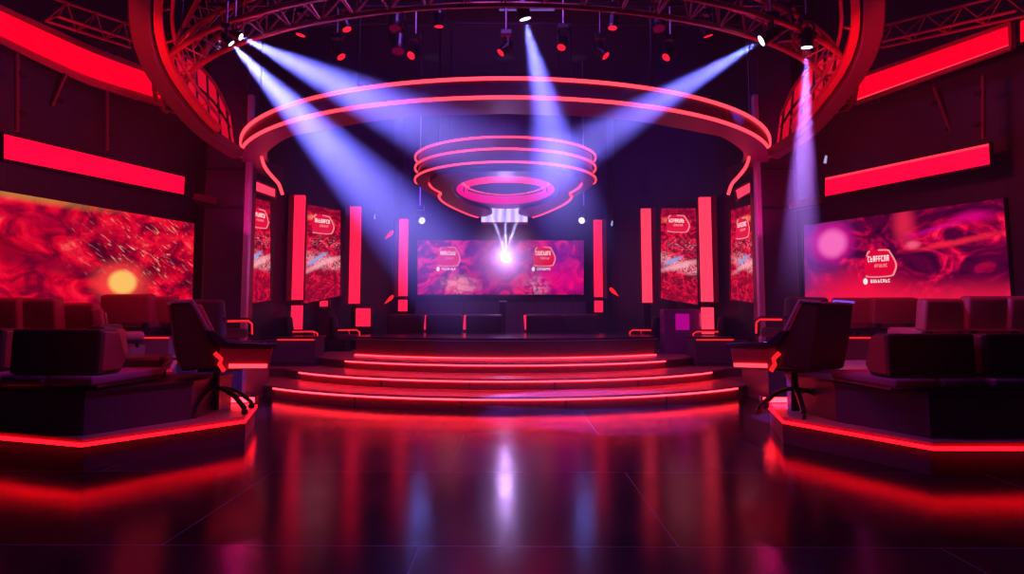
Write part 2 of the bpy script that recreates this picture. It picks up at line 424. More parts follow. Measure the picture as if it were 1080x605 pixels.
# small ring
sm = thing('ceiling_ring', 'small oval ceiling ring with three glowing red lines hanging over stage center', 'ceiling ring', (0, 17, 4.7))
def offs(b): b.v = [(x, y-17, z-4.7) for x, y, z in b.v]; return b
def oval(rx, yf, yc, ybk, n=96):
    out = []
    for i in range(n):
        t = 2*PI*i/n; x = rx*math.sin(t); c = -math.cos(t)
        out.append((x, yc+(c*(yc-yf) if c < 0 else c*(ybk-yc))))
    return out
so = oval(2.12, 13.88, 16.0, 20.0); so2 = oval(2.05, 13.95, 16.0, 19.95); si = oval(1.24, 15.25, 17.1, 19.25)
offs(MB().ribbon(so, si, 4.73, 4.78, True)).build('soffit', 'ring', sm)
offs(MB().ribbon(so2, oval(1.95, 14.05, 16.0, 19.85), 4.78, 5.28, True)).build('fascia', 'ring_dark', sm, smooth=False)
offs(MB().ribbon(oval(2.05, 13.95, 16, 19.9), oval(1.0, 15, 16, 19), 5.28, 5.31, True)).build('lid', 'ring_dark', sm)
def frontarc(z, rx=2.13, yf=13.86):
    return [(x, y, z) for x, y in [(rx*math.sin(t), 16.0-(16.0-yf)*math.cos(t)) for t in [R(-95+190*i/70) for i in range(71)]]]
for z in (4.745, 5.02, 5.27): offs(MB().rect(frontarc(z), .035, .035)).build('led_strip', 'led_soft', sm)
# recessed glowing ceiling of the hole with a dark oval
rec = offs(MB().prism(oval(1.24, 15.25, 17.1, 19.25), 5.0, 5.04)).build('recess_light', 'box_red2', sm)
offs(MB().prism(oval(1.02, 17.35, 18.2, 19.1), 4.955, 4.99)).build('dark_oval', 'ceiling', sm)
offs(MB().ribbon(oval(1.26, 15.23, 17.1, 19.27), oval(1.23, 15.26, 17.1, 19.24), 4.74, 5.0, True)).build('recess_wall', 'pink', sm)
offs(MB().rect([(x, y, 4.97) for x, y in oval(1.12, 15.9, 17.0, 18.9)], .05, .04, True)).build('led_strip', 'led_soft', sm)
for s in (-1, 1):
    offs(MB().box((s*1.0, 16.2, 4.9), (.03, .03, .22))).build('bracket', 'metal', sm)
    offs(MB().box((s*1.08, 17.6, 4.9), (.03, .03, .22))).build('bracket', 'metal', sm)
# lower horseshoe plate, arms sweeping to the back
for s in (-1, 1):
    oo = crom([(-1.55, 14.9, 0), (-1.76, 15.65, 0), (-1.74, 16.3, 0), (-1.62, 16.9, 0), (-1.72, 17.5, 0), (-1.66, 18.4, 0), (-1.42, 19.5, 0), (-1.1, 20.6, 0), (-.86, 21.15, 0)], 60)
    ii = crom([(-1.05, 14.95, 0), (-1.26, 15.9, 0), (-1.3, 17.1, 0), (-1.22, 17.9, 0), (-.98, 18.7, 0), (-.64, 19.3, 0), (-.44, 19.8, 0), (-.40, 20.4, 0), (-.62, 21.0, 0)], 60)
    O = [(-s*p.x, p.y) for p in oo]; I = [(-s*p.x, p.y) for p in ii]
    offs(MB().ribbon(O, I, 4.64, 4.725)).build('arm_plate', 'ring_dark', sm)
    offs(MB().rect([(x, y, 4.65) for x, y in O[8:]], .05, .05)).build('led_strip', 'led_soft', sm)
for (x, y) in ((-1.5, 15.2), (1.5, 15.2), (-1.5, 18.4), (1.5, 18.4)):
    offs(MB().cyl((x, y, 5.3), (x, y, 9.5), .02)).build('hanger_rod', 'metal', sm)

fo2 = crom([(-1.6, 14.95, 0), (-1.1, 14.5, 0), (0, 14.3, 0), (1.1, 14.5, 0), (1.6, 14.95, 0)], 40); fi2 = crom([(-1.05, 15.0, 0), (-.7, 14.95, 0), (0, 14.85, 0), (.7, 14.95, 0), (1.05, 15.0, 0)], 40)
offs(MB().ribbon([(p.x, p.y) for p in fo2], [(p.x, p.y) for p in fi2], 4.642, 4.727)).build('front_plate', 'ring_dark', sm)
# projector window behind the small ring
def win_mat():
    m, nt, b = newmat('projector_glow'); L = nt.links
    tc = nt.nodes.new('ShaderNodeTexCoord'); wv = nt.nodes.new('ShaderNodeTexWave'); wv.bands_direction = 'X'
    wv.inputs['Scale'].default_value = 1.2; wv.inputs['Distortion'].default_value = .6
    L.new(tc.outputs['Object'], wv.inputs['Vector'])
    rp = nt.nodes.new('ShaderNodeValToRGB'); rp.color_ramp.elements[0].color = (.30, .27, .75, 1); rp.color_ramp.elements[1].color = (.75, .68, 1.1, 1)
    L.new(wv.outputs['Fac'], rp.inputs[0]); L.new(rp.outputs[0], b.inputs['Emission Color']); b.inputs['Emission Strength'].default_value = 1
    return m
pw = thing('projection_window', 'bright lavender-white projection box hanging behind the small ring', 'projector', (X_(532, 21.4), 21.4, Z_(224.5, 21.4)))
MB().box((0, .02, 0), (1.46, .04, .57)).build('glowing_front', win_mat(), pw)
MB().box((0, .3, 0), (1.5, .5, .6)).build('housing', 'metal', pw, bevel=.02)
for s in (-1, 1): MB().cyl((s*.5, .3, .3), (s*.5, .3, 9.5-Z_(224.5, 21.4)), .02).build('hanger_rod', 'metal', pw)

# outer hoop: broad tilted curved band on both sides and overhead
hoop = thing('ceiling_hoop', 'giant dark red tilted hoop sweeping overhead outside the lighting truss', 'ceiling hoop', (0, 9, 6))
def hp(px, py, Y): return P(px, py, Y)
lp = [P(252, 163, 13.3), P(217, 139, 12.7), P(187, 107, 12.0), P(165, 76, 11.3), P(152, 45, 10.6), P(147, 12, 9.9), P(151, -30, 9.1), P(180, -90, 8.2)]
rpn = [P(814, 163, 13.3), P(850, 139, 12.7), P(880, 107, 12.0), P(903, 76, 11.3), P(917, 45, 10.6), P(922, 12, 9.9), P(918, -30, 9.1), P(889, -90, 8.2)]
top = [Vector((-3.2, 6.6, 7.6)), Vector((0, 5.8, 7.9)), Vector((3.2, 6.6, 7.6))]
path = crom(lp+top+rpn[::-1], 150)
def offh(b): b.v = [(x, y-9, z-6) for x, y, z in b.v]; return b
offh(MB().rect(path, .30, .20)).build('outer_band', 'hoop', hoop, bevel=.03)
mid = []
for p in path:
    d = Vector((0-p.x, 11-p.y, 0)).normalized(); mid.append(p+d*.26+Vector((0, 0, .05)))
offh(MB().rect(mid[8:-8], .12, .12)).build('inner_band', 'hoop_red', hoop)
mid2 = [p+Vector((0-p.x, 11-p.y, 0)).normalized()*.46+Vector((0, 0, .12)) for p in path]
offh(MB().tube(mid2[10:-10], .03)).build('rail_tube', 'truss', hoop)
for i in range(14, 140, 9):
    if abs(mid[i].y) > 0: offh(MB().cyl(mid[i], mid2[i], .018)).build('rail_bracket', 'truss', hoop)

# circular lighting truss
tr = thing('lighting_truss', 'round red-lit steel lighting truss along the top of the picture', 'truss', (0, 16.2, 5.8))
Rt, Ct = 7.05, 16.0
def tp(a, dr, dz): return Vector(((Rt+dr)*math.sin(a), Ct-(Rt+dr)*math.cos(a)-16.2, dz))
A0, A1, NT = R(-88), R(88), 120
an = [A0+(A1-A0)*i/(NT-1) for i in range(NT)]
for dr, dz in ((0, 0), (.42, .1), (.2, .5), (-.25, .52)):
    MB().tube([tp(t, dr, dz) for t in an], .045).build('chord_tube', 'truss', tr, smooth=True)
br = MB(); k = 40
for i in range(k):
    t0 = A0+(A1-A0)*i/k; t1 = A0+(A1-A0)*(i+1)/k; tm = (t0+t1)/2
    br.cyl(tp(t0, 0, 0), tp(tm, .2, .5), .016, n=6).cyl(tp(tm, .2, .5), tp(t1, 0, 0), .016, n=6)
    br.cyl(tp(t0, .42, .1), tp(tm, .2, .5), .016, n=6).cyl(tp(t0, 0, 0), tp(t0, .42, .1), .016, n=6)
    br.cyl(tp(tm, -.25, .52), tp(t0, 0, 0), .016, n=6)
br.build('bracing', 'truss', tr)
for t in (-80, -50, -20, 20, 50, 80):
    MB().cyl(tp(R(t), .2, .5), tp(R(t), .2, 3.7), .015).build('hanger_rod', 'metal', tr)

# straight cross truss over the ring of lights (seen behind)
def straight_truss(a, b, label, name='lighting_truss', h=.35, mt='truss'):
    a, b = Vector(a), Vector(b); t = thing(name, label, 'truss', a)
    d = b-a; L = d.length; z = d.normalized(); sd = z.cross(Vector((0, 0, 1))).normalized(); up = sd.cross(z)
    offsl = (sd*0, sd*h, sd*h/2+up*h)
    for o in offsl: MB().cyl(o, d+o, .025).build('chord_tube', mt, t)
    n = max(3, int(L/.5)); bb = MB()
    for i in range(n):
        p, q, r = z*(L*i/n), z*(L*(i+.5)/n), z*(L*(i+1)/n)
        bb.cyl(p, q+offsl[2], .012, n=6).cyl(q+offsl[2], r, .012, n=6).cyl(p+offsl[1], q+offsl[2], .012, n=6).cyl(p, p+offsl[1], .012, n=6)
    bb.build('bracing', mt, t); return t
straight_truss(P(205, 60, 12.4)+Vector((0, 0, .2)), P(262, -40, 8.8), 'short diagonal truss inside the left curve of the hoop')
straight_truss(P(862, 60, 12.4)+Vector((0, 0, .2)), P(806, -40, 8.8), 'short diagonal truss inside the right curve of the hoop')
straight_truss(P(48, 22, 10.9), P(138, 50, 12.2), 'dim pipe truss above the upper left light band')
straight_truss(P(930, 50, 12.6), P(1085, 16, 10.4), 'dim pipe truss above the upper right light band')

# curved red glass bay seen between hoop and ring
def glass_bay(s, label):
    t = thing('light_bay', label, 'light panel', (0, 14.4, 0))
    def pp(px, py, Y):
        if s > 0: px = 1066-px
        v = P(px, py, Y); v.y -= 14.4; return v
    top_ = [pp(180, 60, 13.0), pp(196, 60, 13.2), pp(212, 72, 13.4), pp(228, 92, 13.7), pp(242, 122, 14.0)]
    bot_ = [pp(184, 108, 13.0), pp(198, 124, 13.2), pp(214, 138, 13.4), pp(232, 150, 13.7), pp(247, 160, 14.0)]
    tt, bb2 = crom(top_, 24), crom(bot_, 24)
    b = MB(); vs = []
    for p, q in zip(tt, bb2): vs += [p, q, q+Vector((0, .06, 0)), p+Vector((0, .06, 0))]
    fs = []
    for i in range(23):
        for q in range(4): fs.append((4*i+q, 4*i+(q+1) % 4, 4*i+4+(q+1) % 4, 4*i+4+q))
    fs += [(0, 1, 2, 3), (95, 94, 93, 92)]
    b.add(vs, fs).build('glowing_glass', bay_mat, t)
    for i in range(2, 23, 4):
        MB().cyl(tt[i]+Vector((0, -.03, 0)), bb2[i]+Vector((0, -.03, 0)), .025, n=6).build('mullion', 'metal', t)
    MB().rect([p+Vector((0, -.02, 0)) for p in tt], .08, .05).build('top_rail', 'leather_red', t)
    MB().rect([p+Vector((0, -.02, 0)) for p in bb2], .1, .06).build('bottom_rail', 'leather_red', t)
    mm = [p.lerp(q, .35)+Vector((0, -.05, 0)) for p, q in zip(tt, bb2)]
    MB().rect(mm, .05, .03).build('middle_rail', 'metal', t)
bay_mat = screen_mat('bay_glass', [(.3, (.25, 0, .01)), (.7, (.95, .005, .03))], (5, 3), 1, strength=1.3)
glass_bay(-1, 'curved red glowing glass bay inside the left side of the hoop')
glass_bay(1, 'curved red glowing glass bay inside the right side of the hoop')

# ================================================================ LIGHT BOXES AND SCREENS
def quadbox(pts, depth_dir, th):
    b = MB(); dv = Vector(depth_dir)*th; p = [Vector(q) for q in pts]
    return b.add(p+[q+dv for q in p], [(0, 1, 2, 3), (7, 6, 5, 4), (0, 4, 5, 1), (1, 5, 6, 2), (2, 6, 7, 3), (3, 7, 4, 0)])
def wall_panel(tl, tr_, br_, bl, name, label, cat, faces, frame='metal', fw=.05, group=None, th=.08):
    """flat lit panel given by its four corners; faces = list of (v0, v1, material) horizontal bands, v up"""
    tl, tr_, br_, bl = map(Vector, (tl, tr_, br_, bl)); c = (tl+tr_+br_+bl)/4
    t = thing(name, label, cat, c, 0, group)
    n = (tr_-tl).cross(bl-tl).normalized()
    if n.y > 0: n = -n
    def at(u, v): return (bl.lerp(br_, u)).lerp(tl.lerp(tr_, u), v)-c
    quadbox([at(0, 1), at(1, 1), at(1, 0), at(0, 0)], -n, th).build('housing', frame, t)
    for (v0, v1, m, *nm) in faces:
        q = quadbox([at(0, v1)+n*.012, at(1, v1)+n*.012, at(1, v0)+n*.012, at(0, v0)+n*.012], -n, .01)
        q.uv = [(0, v1), (1, v1), (1, v0), (0, v0)]*2
        q.build(nm[0] if nm else 'glowing_face', m, t)
    fr = MB(); cs = [at(0, 1), at(1, 1), at(1, 0), at(0, 0)]
    for i in range(4):
        a_, b_ = cs[i], cs[(i+1) % 4]; fr.cyl(a_+n*.01, b_+n*.01, fw/2, n=4)
    fr.build('frame', frame, t)
    t['n'] = 0
    return t, at, n
def glow(n_, *a): return n_
# horizontal band lightboxes
wall_panel(P(2, 140, 11.15), P(195, 186, 14.6), P(194, 206, 14.6), P(2, 168, 11.15), 'light_box', 'straight red light box above the left wall screen', 'light box',
           [(0, .68, 'box_red2'), (.70, 1, 'box_red2')], 'metal')
wall_panel(P(870, 187, 14.1), P(1045, 150, 11.25), P(1046, 174, 11.25), P(870, 208, 14.1), 'light_box', 'straight red light box above the right wall screen', 'light box',
           [(0, .84, 'box_red2'), (.85, 1, 'box_pale')], 'metal')
wall_panel(P(903, 83, 13.6), P(1067, 25, 10.75), P(1068, 50, 10.75), P(903, 109, 13.6), 'light_box', 'slanting red light band high at the upper right', 'light box',
           [(0, .16, 'box_pale'), (.17, 1, 'box_red')], 'leather_red', .1)
wall_panel(P(1076, 22, 10.6), P(1140, -5, 9.6), P(1140, 20, 9.6), P(1076, 47, 10.6), 'light_box', 'red light band cut by the right edge of the picture', 'light box',
           [(0, 1, 'box_red')], 'metal', .05)
# curved one, upper left
cl = thing('light_box', 'long curved red light band high at the upper left', 'light box', (-7, 12, 6))
tp_ = crom([P(-40, -6, 10.4), P(2, 13, 10.9), P(50, 35, 11.6), P(100, 57, 12.35), P(168, 82, 13.4)], 50)
bt_ = crom([P(-40, 19, 10.4), P(2, 38, 10.9), P(50, 61, 11.6), P(100, 82, 12.35), P(168, 103, 13.4)], 50)
def band(lo, hi, m, nm, dy=0, th=.06):
    vs = []
    for p, q in zip(tp_, bt_):
        a_, b_ = q.lerp(p, hi), q.lerp(p, lo); o = Vector((.02, -dy, 0))-Vector((-7, 12, 6))
        vs += [a_+o, b_+o, b_+o+Vector((-.03, th, 0)), a_+o+Vector((-.03, th, 0))]
    fs = []
    for i in range(49):
        for q in range(4): fs.append((4*i+q, 4*i+(q+1) % 4, 4*i+4+(q+1) % 4, 4*i+4+q))
    fs += [(0, 1, 2, 3), (199, 198, 197, 196)]
    MB().add(vs, fs).build(nm, m, cl)
band(-.35, 1.3, 'leather_red', 'housing', -.08, .1)
band(0, .72, 'box_red', 'glowing_face'); band(.75, 1.0, 'box_red', 'glowing_face')
# short lit boxes under the hooks of the big ring
wall_panel(P(266, 189, 15.5), P(290, 199, 16.4), P(290, 209, 16.4), P(266, 201, 15.5), 'light_box', 'short red light box under the left hook of the big ring', 'light box', [(0, 1, 'bar_rose')], 'leather_red', .06)
wall_panel(P(776, 200, 16.4), P(793, 191, 15.5), P(793, 203, 15.5), P(777, 212, 16.4), 'light_box', 'short red light box under the right hook of the big ring', 'light box', [(0, 1, 'bar_rose')], 'leather_red', .06)

# emblem on the screens: rounded badge outline with rows of small strokes
M['white_ink'] = emit('white_print', (1, .75, .75), 1.15)
M['rose_ink'] = emit('rose_print', (1, .28, .30), 1.0)
M['badge'] = emit('badge_red', (.75, .0, .035), 1.0)
def emblem(t, at, n, u, v, w, h, ink='white_ink', dark='badge', lines=2, seed=1, tail=True):
    rnd = random.Random(seed)
    def q(uu, vv, k): return at(u+uu*w, v+vv*h)+n*(.014+k)
    shape = [(-.42, .30), (-.30, .46), (.22, .46), (.34, .36), (.5, 0.0), (.44, -.26), (.30, -.38), (-.38, -.38), (-.46, -.26), (-.48, .1)]
    sp = [Vector((a_, b_, 0)) for a_, b_ in shape]; sp = crom(sp+[sp[0]], 41)[:-1]
    MB().add([q(p.x, p.y, .006) for p in sp], [tuple(range(40))]).build('emblem', dark, t)
    # outline
    vs = []; fs = []
    for p in sp: vs += [q(p.x, p.y, .008), q(p.x*.90, p.y*.90, .008)]
    for i in range(6, 30): fs.append((2*i, 2*i+1, 2*i+3, 2*i+2))
    for i in range(0, 4): fs.append((2*i, 2*i+1, 2*i+3, 2*i+2))
    MB().add(vs, fs).build('emblem_outline', ink if ink != 'white_ink' else 'rose_ink', t)
    def strokes(x0, x1, yy, hh, nn):
        b = MB(); dx = (x1-x0)/nn
        for i in range(nn):
            xa = x0+i*dx; xb = xa+dx*.72
            def bar(p0, p1, p2, p3): b.add([q(*p0, .012), q(*p1, .012), q(*p2, .012), q(*p3, .012)], [(0, 1, 2, 3)])
            w_ = dx*.24; kind = rnd.randrange(5)
            bar((xa, yy), (xa+w_, yy), (xa+w_, yy+hh), (xa, yy+hh))
            if kind in (0, 1, 3): bar((xa, yy+hh*.8), (xb, yy+hh*.8), (xb, yy+hh), (xa, yy+hh))
            if kind in (0, 2, 3): bar((xa, yy+hh*.4), (xb, yy+hh*.4), (xb, yy+hh*.58), (xa, yy+hh*.58))
            if kind in (1, 2, 4): bar((xa, yy), (xb, yy), (xb, yy+hh*.2), (xa, yy+hh*.2))
            if kind in (0, 4): bar((xb-w_, yy), (xb, yy), (xb, yy+hh), (xb-w_, yy+hh))
        return b
    strokes(-.36, .30, .10, .18, 8).build('lettering', ink, t)
    if lines > 1: strokes(-.16, .24, -.08, .1, 6).build('lettering', 'rose_ink', t)
    if tail:
        strokes(-.3, .3, -.55, .1, 8).build('lettering', ink, t)
        c_ = [(-.46+.07*math.cos(a_), -.5+.1*math.sin(a_)) for a_ in [2*PI*i/16 for i in range(16)]]
        MB().add([q(a_, b_, .012) for a_, b_ in c_], [tuple(range(16))]).build('round_mark', ink, t)

RED = [(.28, (.03, .0, .01)), (.42, (.22, .0, .02)), (.52, (.75, .0, .025)), (.62, (1.0, .01, .04)), (.78, (1.0, .22, .16))]
m_left = screen_mat('picture_left', RED, (7, 4.2), .7, R(25), 11,
    blobs=[(.05, 1.0, .35, .05, .8, (.42, .24, .05), .8, R(-3)), (.08, .52, .14, .07, .8, (.22, .0, .01), .8, R(-25)), (.33, .36, .26, .06, .9, (.10, .0, .02), .7, R(-18)), (.25, .80, .3, .07, .9, (.3, .0, .03), .5, R(-10)),
           (.78, .38, .09, .07, .8, (.05, 0, .01), .6), (.62, .55, .3, .25, .9, (.06, .0, .02), 2.5), (.60, .24, .125, .20, .5, (1.0, .06, .05), .8), (.605, .24, .068, .125, .25, (1.0, .55, .13), 1.0)],
    streaks=(.74, .62, .26, .32, R(-32), 60, 12, .60, (1.0, .50, .36)), strength=1.0)
MAG = [(.34, (.02, .0, .02)), (.48, (.10, .0, .035)), (.57, (.45, .0, .05)), (.66, (1.0, .005, .06)), (.8, (1.0, .10, .16))]
m_right = screen_mat('picture_right', MAG, (4.2, 2.6), 1.9, R(-20), 6,
    blobs=[(.04, .8, .18, .6, .9, (.16, .03, .30), .75), (.3, .12, .22, .22, .9, (1.0, .005, .06), .85), (.75, .02, .6, .16, .9, (1.0, .01, .06), .75), (.56, .86, .045, .2, .8, (1.0, .02, .08), .7), (.6, .62, .03, .04, .6, (1.0, .1, .22), .9),
           (.17, .74, .12, .23, .45, (.75, .0, .32), .75), (.175, .73, .08, .16, .35, (1.0, .16, .55), .95), (.8, .62, .16, .025, .9, (1.0, .02, .05), .75, R(18)), (.72, .78, .14, .02, .9, (.7, .0, .3), .6, R(28)), (.87, .86, .07, .05, .8, (.7, .0, .22), .7)], seed=3.1, strength=1.0)
CEN = [(.30, (.05, .0, .09)), (.46, (.22, .0, .14)), (.55, (.75, .0, .15)), (.64, (1.0, .01, .14)), (.8, (1.0, .25, .5))]
m_center = screen_mat('picture_center', CEN, (8, 3), 1.6, R(-30), 8,
    blobs=[(.26, .20, .09, .14, .8, (1, .42, .5), 2.95, R(10)), (.26, .20, .08, .10, .9, (1, .2, .3), .7, R(10)), (.72, .2, .06, .16, .8, (1, .35, .5), 2.8), (.44, .5, .12, .5, .9, (.22, .0, .28), .6), (.8, .6, .18, .35, .9, (.22, .01, .36), .6), (.9, .28, .16, .2, .9, (1.0, .0, .22), .6)], seed=1.7)
BAN = [(.32, (.06, .0, .01)), (.46, (.22, .0, .015)), (.56, (.8, .0, .04)), (.66, (1.0, .02, .06)), (.8, (1.0, .4, .35))]
def ban(sd, white_u=.5): return screen_mat('picture_banner', BAN, (5, 13), 1.8, 0, 8,
    blobs=[(white_u, .40, .6, .07, .6, (1, .42, .5), 2.95, R(-6)), (white_u, .38, .5, .028, .7, (1, .40, .48), .8, R(8)), (white_u-.15, .43, .26, .022, .4, (.25, .35, .85), .8, R(12)), (.5, .12, .9, .14, .6, (.34, .0, .02), 2.7), (.5, .95, .9, .04, .8, (.2, .0, .02), .7), (white_u-.1, .86, .3, .03, .6, (1.0, .25, .10), .8)],
    streaks=(.6, .60, .45, .05, 0, 14, 60, .55, (1, .35, .4)), seed=sd)

def display(tl, tr_, br_, bl, label, m, frame='metal', group=None):
    return wall_panel(tl, tr_, br_, bl, 'display_screen', label, 'screen', [(0, 1, m, 'display')], frame, .05, group)
# big wall screens run down behind the seats
display(P(-30, 195, 10.78), P(205, 235, 15.02), P(203, 321, 15.02), P(-30, 321, 10.78), 'large left wall screen showing red rocky picture with a yellow glowing ball', m_left)
t, at, n = display(P(847, 237, 15.02), P(1060, 208, 11.52), P(1069, 321, 11.52), P(849, 321, 15.02), 'large right wall screen with magenta picture, pink disc and round emblem', m_right)
emblem(t, at, n, .435, .44, .17, .36, seed=4)
t, at, n = display(P(440, 253, 24.15), P(616, 253, 24.15), P(616, 311, 24.15), P(440, 311, 24.15), 'wide center back screen with two emblems on magenta picture', m_center)
emblem(t, at, n, .19, .68, .14, .42, 'white_ink', seed=2); emblem(t, at, n, .76, .68, .14, .42, 'white_ink', seed=3)
t, at, n = display(P(320, 214, 17.35), P(359, 222, 18.9), P(359, 312, 18.9), P(319, 321, 17.35), 'tall red picture banner between the first and second light bars on the left', ban(0.0))
emblem(t, at, n, .5, .80, .62, .24, 'white_ink', seed=5, tail=False)
t, at, n = display(P(260, 206, 15.2), P(285, 213, 16.3), P(285, 317, 16.3), P(259, 321, 15.2), 'narrow red picture banner beside the left column', ban(2.2))
emblem(t, at, n, .5, .80, .8, .22, 'white_ink', seed=6, tail=False)
t, at, n = display(P(697, 219, 18.9), P(735, 219, 17.35), P(737, 322, 17.35), P(697, 315, 18.9), 'tall red picture banner between the two right light bars', ban(4.4))
emblem(t, at, n, .5, .82, .66, .22, 'white_ink', seed=7, tail=False)
t, at, n = display(P(771, 222, 16.3), P(795, 214, 15.2), P(797, 320, 15.2), P(771, 316, 16.3), 'narrow red picture banner beside the right column', ban(6.1, .7))
emblem(t, at, n, .55, .76, .6, .26, 'white_ink', seed=8, tail=False)

# vertical bar lights on the hall walls
def bar_light(px0, px1, py0, py1, Y, lean, label, m='bar_red', lower=None):
    a_ = P(px0, py0, Y); b_ = P(px1, py0, Y); c_ = P(px1+lean, py1, Y); d_ = P(px0+lean, py1, Y)
    cx = (a_.x+b_.x)/2; w = b_.x-a_.x; z1, z0 = a_.z, c_.z
    t = thing('bar_light', label, 'wall light', (cx, Y, z0))
    MB().box((0, 0, (z1-z0)/2), (w, .10, z1-z0)).build('glowing_bar', m, t, bevel=.01)
    s = -1 if cx < 0 else 1
    MB().box((s*(w/2+.07), .06, (z1-z0)/2), (.14, .2, z1-z0+.06)).build('housing', 'leather_red', t)
    MB().box((0, .09, (z1-z0)/2), (w+.06, .06, z1-z0+.05)).build('back_plate', 'metal', t)
    if lower:
        l0, l1 = Z_(lower[1], Y)-z0, Z_(lower[0], Y)-z0
        MB().box((0, 0, (l0+l1)/2), (w, .1, l1-l0)).build('lower_glowing_bar', m, t)
    MB().box((0, .09, (.0-z0)/2+.31), (w*.7, .06, z0-.62)).build('post', 'black', t)
    return t
bar_light(311, 322, 206, 316, 17.0, 0, 'tallest red bar light on the left, beside the left banner', 'bar_red', (322, 349))
bar_light(370, 381, 218, 320, 19.4, 0, 'second red bar light on the left, right of the banner', 'bar_red')
bar_light(421.5, 430.5, 231, 312, 22.0, 0, 'left red bar light nearest the center screen', 'bar_red', (316, 328))
bar_light(626, 634.5, 232, 313, 22.0, 0, 'right red bar light nearest the center screen', 'bar_red', (317, 329))
bar_light(676, 686, 220, 319, 19.4, 0, 'second red bar light on the right, left of the banner', 'bar_rose')
bar_light(737, 749, 208, 318, 17.0, 0, 'tallest red bar light on the right, beside the right banner', 'bar_rose', (324, 352))
# stepped light blocks at the foot of the hall walls
def foot_block(px0, py0, px1, py1, Y, label):
    a_, b_ = P(px0, py0, Y), P(px1, py1, Y)
    t = thing('light_block', label, 'light block', ((a_.x+b_.x)/2, Y, .63))
    MB().box((0, 0, (a_.z+b_.z)/2-.63), (b_.x-a_.x, .12, a_.z-b_.z)).build('glowing_block', 'bar_red', t)
    MB().box((0, .12, (a_.z-.63)/2), (b_.x-a_.x+.1, .12, a_.z-.63+.06)).build('stand', 'metal', t)
foot_block(376, 325, 390, 344, 19.2, 'low red light block at the foot of the second left bar light')
foot_block(338, 317, 345, 323, 18.3, 'tiny red light block below the left banner')
# reflective box right
rb = thing('equipment_case', 'glossy purple equipment case below the right banner', 'case', (X_(717, 17.4), 17.4, .63))
MB().box((0, 0, (Z_(326, 17.4)-.63)/2), (.95, .5, Z_(326, 17.4)-.63)).build('body', mat('gloss_purple', (.22, .05, .30), .25, .1), rb, bevel=.02)
MB().box((.42, -.26, .85), (.05, .03, .35)).build('handle', 'frame', rb, bevel=.008)
MB().box((-.02, -.262, .80), (.34, .012, .4)).build('magenta_panel', emit('magenta_glow', (.55, .0, .3), .8), rb)  # flat emissive magenta panel on the case front

# thin metal stand in front of the center screen
st = thing('lectern', 'narrow lavender lectern post below the center screen', 'lectern', (X_(530.5, 20.8), 20.8, .63))
MB().box((0, 0, .05), (.34, .34, .1)).build('base', 'metal', st, bevel=.02)
MB().box((0, 0, .72), (.17, .12, 1.3)).build('post', 'column', st, bevel=.01)
MB().box((0, -.02, Z_(316.5, 20.8)-.63-.05), (.22, .2, .05), (R(10), 0, 0)).build('top', 'panel', st, bevel=.01)
# low back wall ledge under the center screen
lg = thing('ledge_cabinet', 'long low dark cabinet running under the center screen', 'cabinet', (X_(528, 23.9), 23.85, .63))
MB().box((0, 0, .72), (5.9, .5, 1.44)).build('body', 'panel', lg, bevel=.02)
MB().box((0, -.02, 1.46), (6.0, .58, .05)).build('top', 'cap', lg, bevel=.01)
for i in range(9): MB().box((-2.5+.62*i, -.256, .72), (.02, .01, 1.36)).build('door_gap', 'black', lg)
# small bits of gear standing on it
for i, px in enumerate((475, 482, 489, 498, 507, 519, 560, 604)):
    h_ = (.16, .2, .15, .2, .17, .24, .2, .18)[i]
    g = thing('desk_microphone', ['thin desk microphone farthest left on the low cabinet', 'second thin desk microphone from left on the low cabinet', 'third thin desk microphone from left on the low cabinet', 'fourth thin desk microphone from left on the low cabinet',
        'fifth thin desk microphone from left on the low cabinet', 'desk microphone just left of the lavender post', 'desk microphone just right of the lavender post', 'desk microphone farthest right on the low cabinet'][i], 'microphone', (X_(px, 23.7), 23.7, .63+1.485), 0, 'desk microphones on the low cabinet')
    MB().cyl((0, 0, 0), (0, 0, .02), .06).build('base', 'metal', g)
    MB().cyl((0, 0, .02), (.07, 0, h_), .012, n=6).build('stem', 'metal', g)
    MB().sphere((.075, 0, h_+.02), .03, 8, 6).build('head', 'metal', g)

# ================================================================ SEATS
def near_chair(label, group=None):
    """low club seat with a very thick block back, faces +Y"""
    t = thing('lounge_chair', label, 'chair', (0, 0, 0), 0, group)
    blk = [(-.21, .15), (.16, .15), (.26, .26), (.10, .60), (-.20, .61)]
    MB().prism_axis(blk, -.48, .48, lambda u, v, w: (w, u-.30, v)).build('backrest', 'leather', t, bevel=.035, seg=3)
    MB().prism_axis([(p[0]*.8+.02, p[1]*.9+.04) for p in blk], -.488, .488, lambda u, v, w: (w, u-.30, v)).build('side_panel', 'leather_red', t, bevel=.02)
    for x in (-.26, .26): MB().box((x, .02, .095), (.46, 1.24, .10), None, .03).build('seat_cushion', 'seat_top', t, smooth=True)
    MB().box((0, .04, .035), (.96, 1.1, .04), None, .01).build('seat_frame', 'metal', t)
    for s in (-1, 1):
        MB().box((s*.30, -.34, .1), (.1, .12, .16)).build('back_post', 'metal', t, bevel=.01)
        for y in (-.2, .46): MB().cyl((s*.38, y, 0), (s*.38, y, .03), .03).build('leg', 'metal', t)
    return t
M['seat_top'] = mat('seat_velvet', (.35, .10, .30), .5, 0, .2, 60)
